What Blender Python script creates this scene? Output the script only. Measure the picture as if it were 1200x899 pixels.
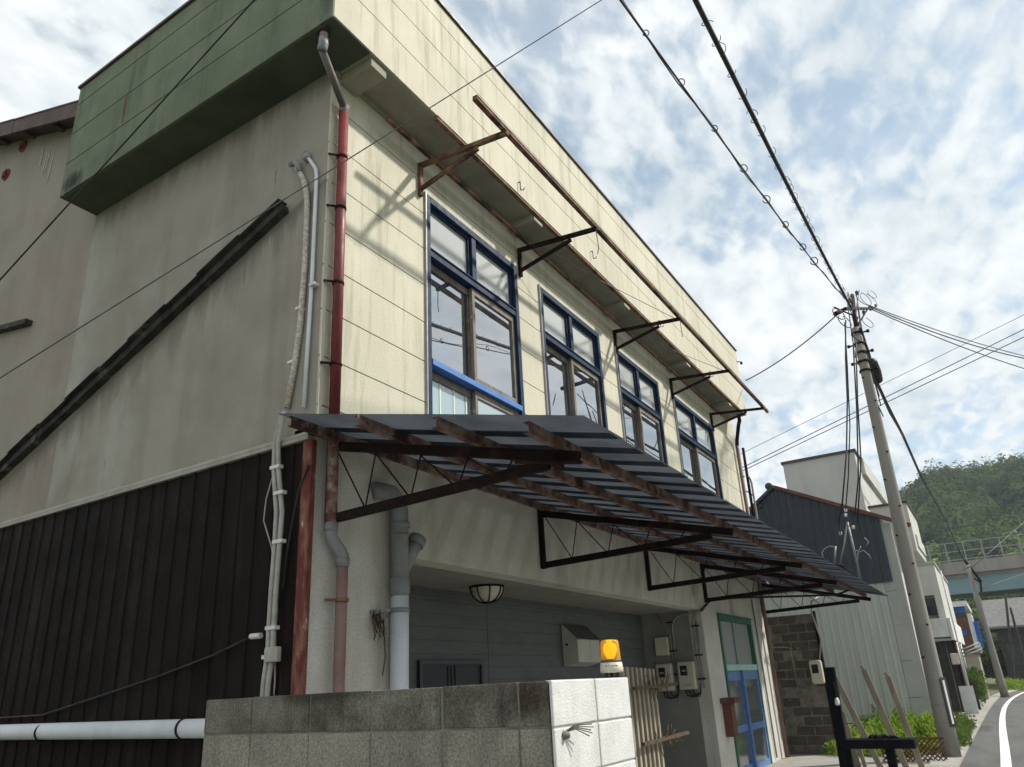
import bpy, bmesh, math, random
import numpy as np
from mathutils import Vector, Matrix
random.seed(7); rng = np.random.default_rng(7)
R = math.radians
for o in list(bpy.data.objects): bpy.data.objects.remove(o)
SC = bpy.context.scene
COL = SC.collection

# ------------------------------------------------------------------ camera
EYE = 1.70
YAW, PIT, ROL, FL, CYO = R(31.1530688), R(20.15999865), R(-2.92685947), 868.14136719, 38.37928683
_f = np.array([math.cos(PIT)*math.cos(YAW), math.cos(PIT)*math.sin(YAW), math.sin(PIT)])
_r = np.array([math.sin(YAW), -math.cos(YAW), 0.]); _u = np.cross(_r, _f)
_r, _u = math.cos(ROL)*_r + math.sin(ROL)*_u, -math.sin(ROL)*_r + math.cos(ROL)*_u
CAM = np.array([-4.10561248, -4.4, EYE]); PC = (600., 449.5+CYO)
cd = bpy.data.cameras.new('camera'); cam = bpy.data.objects.new('camera', cd); COL.objects.link(cam)
cd.sensor_width = 36; cd.lens = FL/1200*36; cd.shift_y = CYO/1200; cd.clip_end = 5000; cd.clip_start = .05
m = Matrix.Identity(4)
for i in range(3): m[i][0] = _r[i]; m[i][1] = _u[i]; m[i][2] = -_f[i]; m[i][3] = CAM[i]
cam.matrix_world = m; SC.camera = cam
def at(ax, val, x, y):
    "the point of the real plane axis=val that stands at this place of the survey photo"
    d = _f + _r*(x-PC[0])/FL - _u*(y-PC[1])/FL
    return Vector(CAM + (val-CAM[ax])/d[ax]*d)

# ------------------------------------------------------------------ sky, sun, exposure
SUN = Vector((.80, -1, 1.17)).normalized()
elev = math.asin(SUN.z); az = math.atan2(SUN.x, SUN.y)
W = bpy.data.worlds.new('World'); SC.world = W; W.use_nodes = True
wn, wl = W.node_tree.nodes, W.node_tree.links; wn.clear()
def wnode(t, **k):
    n = wn.new(t)
    for a, b in k.items(): setattr(n, a, b)
    return n
out = wnode('ShaderNodeOutputWorld'); bg = wnode('ShaderNodeBackground'); bg2 = wnode('ShaderNodeBackground')
sky = wnode('ShaderNodeTexSky', sky_type='NISHITA', sun_disc=False, sun_elevation=elev, sun_rotation=az, altitude=50, air_density=1.0, dust_density=1.5)
bg.inputs[1].default_value = .10
tint = wnode('ShaderNodeMix', data_type='RGBA', blend_type='MULTIPLY'); tint.inputs[0].default_value = 1; tint.inputs[7].default_value = (.80,1.0,1.02,1); wl.new(sky.outputs[0], tint.inputs[6]); wl.new(tint.outputs[2], bg.inputs[0])
tc = wnode('ShaderNodeTexCoord'); sep = wnode('ShaderNodeSeparateXYZ'); wl.new(tc.outputs['Generated'], sep.inputs[0])
zz = wnode('ShaderNodeMath', operation='MAXIMUM'); zz.inputs[1].default_value = .0; wl.new(sep.outputs[2], zz.inputs[0])
za = wnode('ShaderNodeMath', operation='ADD'); za.inputs[1].default_value = .20; wl.new(zz.outputs[0], za.inputs[0])
dx = wnode('ShaderNodeMath', operation='DIVIDE'); dy = wnode('ShaderNodeMath', operation='DIVIDE')
wl.new(sep.outputs[0], dx.inputs[0]); wl.new(za.outputs[0], dx.inputs[1]); wl.new(sep.outputs[1], dy.inputs[0]); wl.new(za.outputs[0], dy.inputs[1])
cmb = wnode('ShaderNodeCombineXYZ'); wl.new(dx.outputs[0], cmb.inputs[0]); wl.new(dy.outputs[0], cmb.inputs[1])
def cnoise(scale, detail, rough, dist, rot=0, sx=1, sy=1, off=(0,0,0)):
    mp = wnode('ShaderNodeMapping'); mp.inputs['Rotation'].default_value = (0,0,rot); mp.inputs['Scale'].default_value = (sx,sy,1); mp.inputs['Location'].default_value = off
    wl.new(cmb.outputs[0], mp.inputs[0])
    n = wnode('ShaderNodeTexNoise'); n.inputs['Scale'].default_value = scale; n.inputs['Detail'].default_value = detail
    n.inputs['Roughness'].default_value = rough; n.inputs['Distortion'].default_value = dist; wl.new(mp.outputs[0], n.inputs[0]); return n.outputs[0]
def wmath(op, a, b):
    n = wnode('ShaderNodeMath', operation=op)
    for i, v in enumerate((a, b)):
        if isinstance(v, (int, float)): n.inputs[i].default_value = v
        else: wl.new(v, n.inputs[i])
    return n.outputs[0]
n1 = cnoise(1.15, 6, .5, .2, R(25), .8, 1.2, (3.1,1.7,0)); n2 = cnoise(16, 5, .5, .25, R(-35), .75, 1.2, (1.3,4.2,0)); n3 = cnoise(.55, 2, .5, 0, 0, 1, 1, (7,2,0)); n4 = cnoise(3.2, 9, .6, .3, R(-30), .8, 1.2, (2,8,0))
cov = wmath('ADD', wmath('ADD', wmath('MULTIPLY', n1, .9), wmath('MULTIPLY', n2, .66)), wmath('ADD', wmath('MULTIPLY', n3, .3), wmath('MULTIPLY', n4, .5)))
rm = wnode('ShaderNodeMapRange', clamp=True, interpolation_type='SMOOTHSTEP'); rm.inputs[1].default_value = .95; rm.inputs[2].default_value = 1.15; wl.new(cov, rm.inputs[0])
pw = wmath('ADD', wmath('MULTIPLY', rm.outputs[0], .48), .50)
ccol = wnode('ShaderNodeValToRGB'); wl.new(wmath('ADD', wmath('MULTIPLY', cnoise(1.7, 5, .55, .2, R(10), 1, 1.2, (0,9,0)), .62), wmath('MULTIPLY', n2, .38)), ccol.inputs[0])
ccol.color_ramp.elements[0].position = .36; ccol.color_ramp.elements[0].color = (.56,.655,.715,1)
ccol.color_ramp.elements[1].position = .60; ccol.color_ramp.elements[1].color = (.97,1,1,1)
wl.new(ccol.outputs[0], bg2.inputs[0]); bg2.inputs[1].default_value = .72
mx = wnode('ShaderNodeMixShader'); wl.new(pw, mx.inputs[0]); wl.new(bg.outputs[0], mx.inputs[1]); wl.new(bg2.outputs[0], mx.inputs[2]); wl.new(mx.outputs[0], out.inputs[0])
sd = bpy.data.lights.new('sun', 'SUN'); sd.energy = 3.4; sd.angle = R(2.4); sd.color = (1, .955, .87)
so = bpy.data.objects.new('sun', sd); COL.objects.link(so); so.rotation_euler = SUN.to_track_quat('Z', 'Y').to_euler(); so.location = (10,-15,20)
SC.view_settings.view_transform = 'Standard'; SC.view_settings.look = 'None'; SC.view_settings.gamma = 1
SC.view_settings.exposure = .55
SC.render.engine = 'CYCLES'; SC.cycles.max_bounces = 8; SC.cycles.transparent_max_bounces = 24; SC.cycles.volume_bounces = 0
try: SC.cycles.use_denoising = True
except Exception: pass

# ------------------------------------------------------------------ materials
MATS = {}
def M(name, c1, c2=None, rough=.8, scale=3., stretch=(1,1,1), lo=.4, hi=.65, bump=.0, bscale=60., metal=0., spec=.3, streak=None, streak_amt=0., streak_scale=6., extra=None, fine=.10, detail=6, sps=None, stain=None, stain2=None, spots=()):
    """weathered surface: base colour, a second colour in noise patches, vertical streaks, fine speckle and bump, all in world space"""
    if name in MATS: return MATS[name]
    mt = bpy.data.materials.new(name); mt.use_nodes = True; nt = mt.node_tree; N, L = nt.nodes, nt.links; N.clear()
    o = N.new('ShaderNodeOutputMaterial'); b = N.new('ShaderNodeBsdfPrincipled'); L.new(b.outputs[0], o.inputs[0])
    g = N.new('ShaderNodeNewGeometry'); pos = g.outputs['Position']
    def noise(sc, st, det=6, ro=.6):
        mp = N.new('ShaderNodeMapping'); mp.inputs['Scale'].default_value = st; L.new(pos, mp.inputs[0])
        n = N.new('ShaderNodeTexNoise'); n.inputs['Scale'].default_value = sc; n.inputs['Detail'].default_value = det; n.inputs['Roughness'].default_value = ro; L.new(mp.outputs[0], n.inputs[0]); return n.outputs[0]
    def rng_(x, a, bb, c=0., d=1.):
        r = N.new('ShaderNodeMapRange'); r.inputs[1].default_value = a; r.inputs[2].default_value = bb; r.inputs[3].default_value = c; r.inputs[4].default_value = d; L.new(x, r.inputs[0]); return r.outputs[0]
    def mix(fac, A, B, mode='MIX'):
        n = N.new('ShaderNodeMix'); n.data_type = 'RGBA'; n.blend_type = mode
        if isinstance(fac, float): n.inputs[0].default_value = fac
        else: L.new(fac, n.inputs[0])
        for i, v in ((6, A), (7, B)):
            if isinstance(v, tuple): n.inputs[i].default_value = (*v, 1)
            else: L.new(v, n.inputs[i])
        return n.outputs[2]
    col = c1
    if c2: col = mix(rng_(noise(scale, stretch, detail), lo, hi), c1, c2)
    if streak: col = mix(rng_(noise(streak_scale, (1,1,.07), 5, .65), .52, .72, 0., streak_amt), col, streak)
    if extra: col = mix(rng_(noise(extra[1], extra[2], 7, .65), extra[3], extra[4], 0., 1.), col, extra[0])
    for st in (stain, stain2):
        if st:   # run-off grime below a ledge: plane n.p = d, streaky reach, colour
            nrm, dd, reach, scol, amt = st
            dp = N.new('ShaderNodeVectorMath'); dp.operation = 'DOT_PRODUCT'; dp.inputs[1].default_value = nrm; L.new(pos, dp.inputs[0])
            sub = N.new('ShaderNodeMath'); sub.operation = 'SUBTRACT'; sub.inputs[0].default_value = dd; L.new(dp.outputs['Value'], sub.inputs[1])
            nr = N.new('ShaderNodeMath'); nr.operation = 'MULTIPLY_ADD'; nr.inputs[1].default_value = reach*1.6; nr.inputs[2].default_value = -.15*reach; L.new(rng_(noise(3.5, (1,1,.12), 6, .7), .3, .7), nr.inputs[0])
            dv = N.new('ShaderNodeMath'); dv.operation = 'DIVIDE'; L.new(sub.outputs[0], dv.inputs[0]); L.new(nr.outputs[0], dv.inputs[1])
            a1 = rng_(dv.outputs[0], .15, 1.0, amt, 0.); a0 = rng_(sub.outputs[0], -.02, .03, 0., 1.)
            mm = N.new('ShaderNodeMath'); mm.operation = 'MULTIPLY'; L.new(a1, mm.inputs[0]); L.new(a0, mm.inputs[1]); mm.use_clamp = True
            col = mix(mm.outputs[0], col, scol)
    for (pc_, pr_, scol, amt) in spots:   # a stain of its own shape: centre, radii, colour
        mp = N.new('ShaderNodeMapping'); mp.inputs['Scale'].default_value = tuple(1/r_ for r_ in pr_); mp.inputs['Location'].default_value = tuple(-c_/r_ for c_, r_ in zip(pc_, pr_)); L.new(pos, mp.inputs[0])
        ln = N.new('ShaderNodeVectorMath'); ln.operation = 'LENGTH'; L.new(mp.outputs[0], ln.inputs[0])
        ad = N.new('ShaderNodeMath'); ad.operation = 'ADD'; L.new(ln.outputs['Value'], ad.inputs[0]); L.new(rng_(noise(9, (1,1,.35), 6, .7), .3, .7, -.45, .45), ad.inputs[1])
        col = mix(rng_(ad.outputs[0], .35, 1.1, amt, 0.), col, scol)
    sp = rng_(noise(sps or bscale*1.5, (1,1,1), 4, .75), .3, .7, 1-fine, 1+fine)
    cb = N.new('ShaderNodeCombineColor'); [L.new(sp, cb.inputs[i]) for i in range(3)]
    col = mix(1.0, col, cb.outputs[0], 'MULTIPLY')
    L.new(col, b.inputs['Base Color'])
    b.inputs['Roughness'].default_value = rough; b.inputs['Metallic'].default_value = metal; b.inputs['Specular IOR Level'].default_value = spec
    if c2: L.new(rng_(noise(scale*2.3, stretch, 4), .3, .7, max(rough-.12, .03), min(rough+.12, 1.)), b.inputs['Roughness'])
    if bump:
        bp = N.new('ShaderNodeBump'); bp.inputs['Strength'].default_value = min(bump, 1.); bp.inputs['Distance'].default_value = .01; L.new(noise(bscale, (1,1,1), 5, .65), bp.inputs['Height']); L.new(bp.outputs[0], b.inputs['Normal'])
    MATS[name] = mt; return mt

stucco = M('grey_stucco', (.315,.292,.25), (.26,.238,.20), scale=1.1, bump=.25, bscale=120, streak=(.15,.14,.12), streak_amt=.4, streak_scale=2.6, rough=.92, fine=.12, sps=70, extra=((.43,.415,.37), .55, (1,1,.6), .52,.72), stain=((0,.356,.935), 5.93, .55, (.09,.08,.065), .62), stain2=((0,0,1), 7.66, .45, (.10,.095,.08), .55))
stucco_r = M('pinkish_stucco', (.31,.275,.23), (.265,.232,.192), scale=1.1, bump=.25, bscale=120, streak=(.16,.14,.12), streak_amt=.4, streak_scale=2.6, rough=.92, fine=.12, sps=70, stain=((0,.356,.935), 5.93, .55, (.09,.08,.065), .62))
stucco_low = M('lower_render', (.58,.57,.535), (.49,.47,.42), scale=1.3, bump=.45, bscale=90, streak=(.28,.255,.20), streak_amt=.5, streak_scale=2.0, rough=.93, fine=.22, sps=55)
cream = M('cream_siding_paint', (.565,.535,.425), (.495,.47,.37), scale=1.6, stretch=(1,1,.35), bump=.3, bscale=60, streak=(.33,.31,.23), streak_amt=.8, streak_scale=8, rough=.8, fine=.09, sps=50)
green = M('green_siding_paint', (.155,.185,.118), (.118,.145,.092), scale=1.5, bump=.2, bscale=45, streak=(.045,.06,.04), streak_amt=.5, streak_scale=5, rough=.8, extra=((.18,.205,.13), 1.3, (1,1,.6), .56,.72), fine=.12, sps=60, spots=(((-.45,2.97,8.42),(.3,.035,.34),(.12,.045,.02),.95), ((-.45,2.93,8.66),(.3,.02,.26),(.05,.035,.02),.6), ((-.45,3.9,7.78),(.3,.26,.16),(.012,.014,.012),.9), ((-.45,-.35,8.3),(.3,.12,.9),(.03,.04,.028),.6)))
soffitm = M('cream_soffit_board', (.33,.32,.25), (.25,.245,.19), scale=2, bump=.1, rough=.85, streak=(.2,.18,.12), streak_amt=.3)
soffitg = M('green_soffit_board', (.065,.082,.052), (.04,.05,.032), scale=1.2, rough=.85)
capm = M('brown_metal_capping', (.055,.035,.03), (.09,.06,.05), scale=4, rough=.5, spec=.4)
clad = M('dark_ribbed_cladding', (.014,.0095,.008), (.0095,.0068,.006), scale=1.4, rough=.7, streak=(.030,.022,.017), streak_amt=.55, streak_scale=9, spec=.07)
dark = M('gap_dark', (.02,.018,.015), rough=.9)
rust = M('rusty_steel', (.115,.055,.035), (.24,.14,.085), scale=9, rough=.85, bump=.4, bscale=70, extra=((.035,.02,.015), 3, (1,1,1), .52,.62))
rustd = M('dark_painted_steel', (.014,.008,.007), (.050,.020,.014), scale=7, lo=.52, hi=.72, rough=.8, spec=.1, bump=.2, bscale=80)
purl = M('flaking_purlin_steel', (.115,.058,.046), (.235,.165,.135), scale=9, stretch=(1,1,1), lo=.42, hi=.62, rough=.85, bump=.5, bscale=60, extra=((.05,.025,.02), 4, (1.5,1,1), .53,.6))
redp = M('red_pipe_paint', (.17,.028,.028), (.11,.02,.02), scale=5, rough=.5, spec=.35, streak=(.28,.12,.11), streak_amt=.6, fine=.1)
dullred = M('flaking_red_paint', (.13,.030,.026), (.24,.11,.075), scale=12, stretch=(1,1,.3), lo=.45, hi=.6, rough=.8, bump=.6, bscale=50, extra=((.5,.46,.40), 9, (1,1,.4), .60,.66))
pinkpipe = M('faded_pink_pipe', (.27,.165,.14), (.22,.13,.115), scale=3, rough=.55, streak=(.36,.27,.24), streak_amt=.5, streak_scale=12)
greypvc = M('grey_pvc', (.24,.25,.255), (.19,.20,.20), scale=4, rough=.5, streak=(.12,.12,.11), streak_amt=.4)
whitepvc = M('pale_pvc', (.66,.69,.72), (.58,.61,.64), scale=3, rough=.45, streak=(.42,.43,.42), streak_amt=.3)
dutyp = M('dusty_conduit', (.40,.385,.35), (.30,.285,.25), scale=8, rough=.7)
tapem = M('cracked_white_wrap', (.58,.54,.47), (.40,.36,.30), scale=25, stretch=(1,1,2), lo=.45, hi=.55, rough=.8, bump=.4)
navy = M('navy_window_paint', (.0035,.017,.048), (.006,.026,.07), scale=6, rough=.6, spec=.2)
brightb = M('bright_blue_sill', (.06,.19,.50), (.045,.15,.42), scale=6, rough=.45, spec=.4)
sashm = M('weathered_sash', (.22,.19,.155), (.13,.105,.08), scale=9, stretch=(1,1,.4), rough=.75, bump=.3, extra=((.42,.36,.24), 14, (1,1,1), .62,.66))
silver = M('aluminium', (.45,.44,.42), (.36,.35,.33), scale=9, rough=.4, metal=.4)
greenf = M('green_door_paint', (.025,.13,.085), (.02,.10,.065), scale=6, rough=.45)
mint = M('mint_rail_paint', (.36,.60,.52), (.30,.52,.45), scale=6, rough=.5)
bluedoor = M('blue_door_paint', (.115,.22,.47), (.085,.17,.38), scale=6, rough=.45)
porchw = M('grey_blue_siding', (.118,.126,.128), (.10,.108,.11), scale=2, stretch=(1,1,3), rough=.7, bump=.12)
porchside = M('porch_side_render', (.24,.235,.215), (.20,.195,.175), scale=2, rough=.9, bump=.2)
porchsof = M('porch_soffit_paint', (.26,.255,.23), (.22,.215,.195), scale=2, rough=.9)
blockm = M('grey_block', (.29,.27,.225), (.19,.178,.148), scale=3.2, rough=.95, bump=1., bscale=120, fine=.55, sps=85, streak=(.045,.040,.032), streak_amt=.6, streak_scale=6)
blocktop = M('stained_block', (.10,.092,.074), (.21,.198,.165), scale=3.8, rough=.95, bump=1., bscale=120, fine=.6, sps=85, spots=(((-1.06,-2.58,1.66),(.2,.14,.12),(.035,.018,.010),.8), ((-1.06,-1.3,1.72),(.2,.5,.05),(.03,.027,.022),.7)), streak=(.028,.024,.019), streak_amt=.9, streak_scale=5, extra=((.05,.03,.018), 1.5, (1,1,.6), .60,.72))
mortar = M('mortar', (.20,.19,.17), (.13,.12,.10), scale=8, rough=.95, bump=.6)
whitep = M('white_block_paint', (.64,.64,.625), (.56,.56,.54), scale=7, rough=.85, bump=.55, bscale=85, fine=.05, streak=(.40,.38,.33), streak_amt=.5, sps=60)
whitej = M('painted_joint', (.26,.26,.25), (.40,.40,.38), scale=9, rough=.9)
oldblock = M('old_dark_block', (.105,.095,.078), (.06,.055,.045), scale=2.6, rough=.95, bump=1., bscale=60, fine=.35, extra=((.17,.16,.135), 5, (1,1,1), .6,.7))
oldmort = M('old_mortar', (.21,.20,.17), (.12,.11,.09), scale=6, rough=.95, bump=1., bscale=50)
cablem = M('black_cable', (.012,.012,.013), (.03,.03,.03), scale=9, rough=.6)
wirem = M('grey_wire', (.05,.05,.055), (.09,.09,.09), scale=9, rough=.5)
conc = M('pole_concrete', (.27,.255,.228), (.21,.20,.178), scale=1.6, stretch=(1,1,.25), rough=.88, bump=.3, bscale=120, streak=(.18,.17,.15), streak_amt=.4, fine=.12)
boxm = M('beige_plastic', (.56,.51,.40), (.50,.45,.35), scale=4, rough=.45, spec=.4)
boxg = M('pale_metal_box', (.50,.49,.44), (.44,.43,.39), scale=4, rough=.5, streak=(.25,.22,.17), streak_amt=.3)
blackp = M('meter_window', (.01,.012,.015), rough=.15, spec=.6)
cardw = M('off_white_label', (.7,.69,.63), rough=.6)
woodg = M('grey_timber', (.30,.255,.20), (.20,.165,.125), scale=5, stretch=(3,3,.4), rough=.9, bump=.4)
blackw = M('black_timber', (.005,.0055,.008), (.010,.011,.014), scale=6, rough=.95, spec=.08)
asph = M('asphalt', (.125,.125,.122), (.095,.095,.092), scale=.9, stretch=(.5,1.6,1), rough=.95, bump=.9, bscale=160, fine=.35, sps=40, extra=((.07,.07,.068), .35, (.35,1.5,1), .58,.62))
paintl = M('road_paint', (.78,.78,.75), (.66,.66,.63), scale=6, rough=.8, fine=.12, sps=30, extra=((.30,.30,.29), 7, (1,1,1), .62,.68))
gconc = M('ground_concrete', (.36,.345,.31), (.27,.26,.23), scale=1.2, rough=.95, bump=.5, fine=.2)
soil = M('verge_soil', (.15,.13,.085), (.10,.11,.05), scale=2, rough=.98, bump=.8)
grassd = M('field_ground', (.10,.12,.05), (.14,.13,.07), scale=.3, rough=.98)
palegreen = M('pale_green_sheet', (.43,.455,.42), (.385,.41,.38), scale=1.5, stretch=(1,1,.3), rough=.5, spec=.4, streak=(.27,.29,.26), streak_amt=.5)
navysheet = M('dark_blue_sheet', (.030,.042,.055), (.022,.032,.043), scale=2, rough=.5, spec=.4, streak=(.055,.07,.085), streak_amt=.4)
brownedge = M('brown_verge', (.10,.035,.02), (.15,.06,.035), scale=3, rough=.6)
whitew = M('pale_house_render', (.52,.52,.49), (.46,.46,.43), scale=1, rough=.85, streak=(.36,.35,.31), streak_amt=.3)
paneld = M('grey_panel', (.38,.385,.36), (.33,.335,.315), scale=1, rough=.7, streak=(.26,.26,.24), streak_amt=.3)
brownw = M('brown_boards', (.15,.070,.04), (.09,.045,.028), scale=3, stretch=(1,1,4), rough=.8)
bluet = M('blue_tarpaulin', (.02,.12,.42), (.015,.08,.30), scale=4, rough=.5)
whiter = M('white_board', (.66,.66,.64), (.55,.55,.53), scale=3, rough=.7)
roofg = M('grey_roof_tiles', (.21,.20,.19), (.15,.145,.14), scale=4, rough=.85)
darkw = M('dark_shed_boards', (.035,.032,.03), (.06,.055,.05), scale=3, rough=.85)
vconc = M('viaduct_concrete', (.30,.275,.25), (.23,.205,.185), scale=.35, stretch=(1,1,.4), rough=.92, streak=(.12,.105,.095), streak_amt=.7, streak_scale=.9)
vgird = M('pale_blue_girder', (.20,.30,.32), (.17,.26,.28), scale=.5, rough=.6)
railm = M('guard_rail_steel', (.30,.31,.31), rough=.6)
latt = M('brown_lattice', (.13,.045,.03), (.09,.03,.02), scale=5, rough=.8)
redbox = M('red_brown_wood', (.15,.06,.042), (.11,.042,.03), scale=6, rough=.75)
gatem = M('faded_gate_slats', (.33,.295,.225), (.26,.23,.175), scale=4, stretch=(4,4,.5), rough=.8, streak=(.2,.17,.12), streak_amt=.4)
twigm = M('dry_twig', (.10,.07,.045), (.06,.045,.03), scale=9, rough=.9)
rooft = M('rear_roof_sheet', (.10,.065,.055), (.075,.05,.045), scale=2, rough=.7)
porc = M('white_porcelain', (.75,.75,.72), rough=.25, spec=.6)
galv = M('galvanised_steel', (.34,.34,.335), (.25,.25,.245), scale=7, rough=.5, metal=.5)

def glass(name, tint, gloss, rough=.02, wave=.0):
    mt = bpy.data.materials.new(name); mt.use_nodes = True; N, L = mt.node_tree.nodes, mt.node_tree.links; N.clear()
    o = N.new('ShaderNodeOutputMaterial'); d = N.new('ShaderNodeBsdfDiffuse'); d.inputs[0].default_value = (*tint, 1)
    g = N.new('ShaderNodeBsdfGlossy'); g.inputs['Roughness'].default_value = rough; g.inputs[0].default_value = (.93,.96,1,1)
    n = N.new('ShaderNodeTexNoise'); n.inputs['Scale'].default_value = 1.3; b = N.new('ShaderNodeBump'); b.inputs['Strength'].default_value = .5; b.inputs['Distance'].default_value = wave
    ge = N.new('ShaderNodeNewGeometry'); L.new(ge.outputs['Position'], n.inputs[0]); L.new(n.outputs[0], b.inputs['Height']); L.new(b.outputs[0], g.inputs['Normal'])
    x = N.new('ShaderNodeMixShader'); fr = N.new('ShaderNodeFresnel'); fr.inputs[0].default_value = 1.5
    a = N.new('ShaderNodeMath'); a.operation = 'ADD'; a.inputs[1].default_value = gloss; a.use_clamp = True
    L.new(fr.outputs[0], a.inputs[0]); L.new(a.outputs[0], x.inputs[0]); L.new(d.outputs[0], x.inputs[1]); L.new(g.outputs[0], x.inputs[2]); L.new(x.outputs[0], o.inputs[0]); return mt
pane_clear = glass('reflective_pane', (.035,.04,.045), .38, .01, .0015)
pane_frost = glass('frosted_pane', (.42,.43,.40), .12, .12, .004)
pane_curt = glass('curtained_pane', (.34,.44,.46), .10, .05, .004)
pane_door = glass('door_pane', (.10,.12,.12), .12, .10, .003)

def sheetmat():
    mt = bpy.data.materials.new('smoked_translucent_sheet'); mt.use_nodes = True; N, L = mt.node_tree.nodes, mt.node_tree.links; N.clear()
    o = N.new('ShaderNodeOutputMaterial'); d = N.new('ShaderNodeBsdfDiffuse'); d.inputs[0].default_value = (.020,.023,.028,1)
    t = N.new('ShaderNodeBsdfTranslucent'); tr = N.new('ShaderNodeBsdfTransparent'); gl = N.new('ShaderNodeBsdfGlossy'); gl.inputs['Roughness'].default_value = .25; gl.inputs[0].default_value = (.7,.8,1,1)
    ge = N.new('ShaderNodeNewGeometry'); n = N.new('ShaderNodeTexNoise'); n.inputs['Scale'].default_value = 1.7; n.inputs['Detail'].default_value = 7; L.new(ge.outputs['Position'], n.inputs[0])
    cr = N.new('ShaderNodeValToRGB'); L.new(n.outputs[0], cr.inputs[0]); cr.color_ramp.elements[0].position = .35; cr.color_ramp.elements[1].position = .65
    cr.color_ramp.elements[0].color = (.045,.052,.062,1); cr.color_ramp.elements[1].color = (.085,.096,.112,1); L.new(cr.outputs[0], t.inputs[0])
    tr.inputs[0].default_value = (.40,.43,.46,1)
    m1 = N.new('ShaderNodeMixShader'); m1.inputs[0].default_value = .5; L.new(d.outputs[0], m1.inputs[1]); L.new(t.outputs[0], m1.inputs[2])
    m2 = N.new('ShaderNodeMixShader'); m2.inputs[0].default_value = .075; L.new(m1.outputs[0], m2.inputs[1]); L.new(tr.outputs[0], m2.inputs[2])
    m3 = N.new('ShaderNodeMixShader'); m3.inputs[0].default_value = .06; L.new(m2.outputs[0], m3.inputs[1]); L.new(gl.outputs[0], m3.inputs[2]); L.new(m3.outputs[0], o.inputs[0]); return mt
smoke = sheetmat()

def foliage(name, cols, trans=.25, rnd=.35):
    mt = bpy.data.materials.new(name); mt.use_nodes = True; N, L = mt.node_tree.nodes, mt.node_tree.links; N.clear()
    o = N.new('ShaderNodeOutputMaterial'); d = N.new('ShaderNodeBsdfDiffuse'); t = N.new('ShaderNodeBsdfTranslucent')
    ge = N.new('ShaderNodeNewGeometry'); n = N.new('ShaderNodeTexNoise'); n.inputs['Scale'].default_value = cols[2]; n.inputs['Detail'].default_value = 4; L.new(ge.outputs['Position'], n.inputs[0])
    a = N.new('ShaderNodeMath'); a.operation = 'MULTIPLY_ADD'; a.inputs[1].default_value = rnd; L.new(ge.outputs['Random Per Island'], a.inputs[0]); s_ = N.new('ShaderNodeMath'); s_.operation = 'MULTIPLY'; s_.inputs[1].default_value = 1.15-rnd; L.new(n.outputs[0], s_.inputs[0]); L.new(s_.outputs[0], a.inputs[2])
    cr = N.new('ShaderNodeValToRGB'); L.new(a.outputs[0], cr.inputs[0]); cr.color_ramp.elements[0].position = .35; cr.color_ramp.elements[1].position = .75
    cr.color_ramp.elements[0].color = (*cols[0],1); cr.color_ramp.elements[1].color = (*cols[1],1)
    L.new(cr.outputs[0], d.inputs[0]); L.new(cr.outputs[0], t.inputs[0]); x = N.new('ShaderNodeMixShader'); x.inputs[0].default_value = trans; L.new(d.outputs[0], x.inputs[1]); L.new(t.outputs[0], x.inputs[2]); L.new(x.outputs[0], o.inputs[0]); return mt
weedm = foliage('bright_weed_leaf', ((.10,.17,.02), (.30,.42,.06), 2.2), .4)
bushm = foliage('shrub_leaf', ((.05,.09,.02), (.14,.20,.05), 2.), .3)
forestm = foliage('broadleaf_crown', ((.034,.062,.020), (.13,.185,.055), .11), .15, .12)
bamboom = foliage('bamboo_crown', ((.13,.18,.045), (.27,.34,.09), .15), .2, .12)

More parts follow.
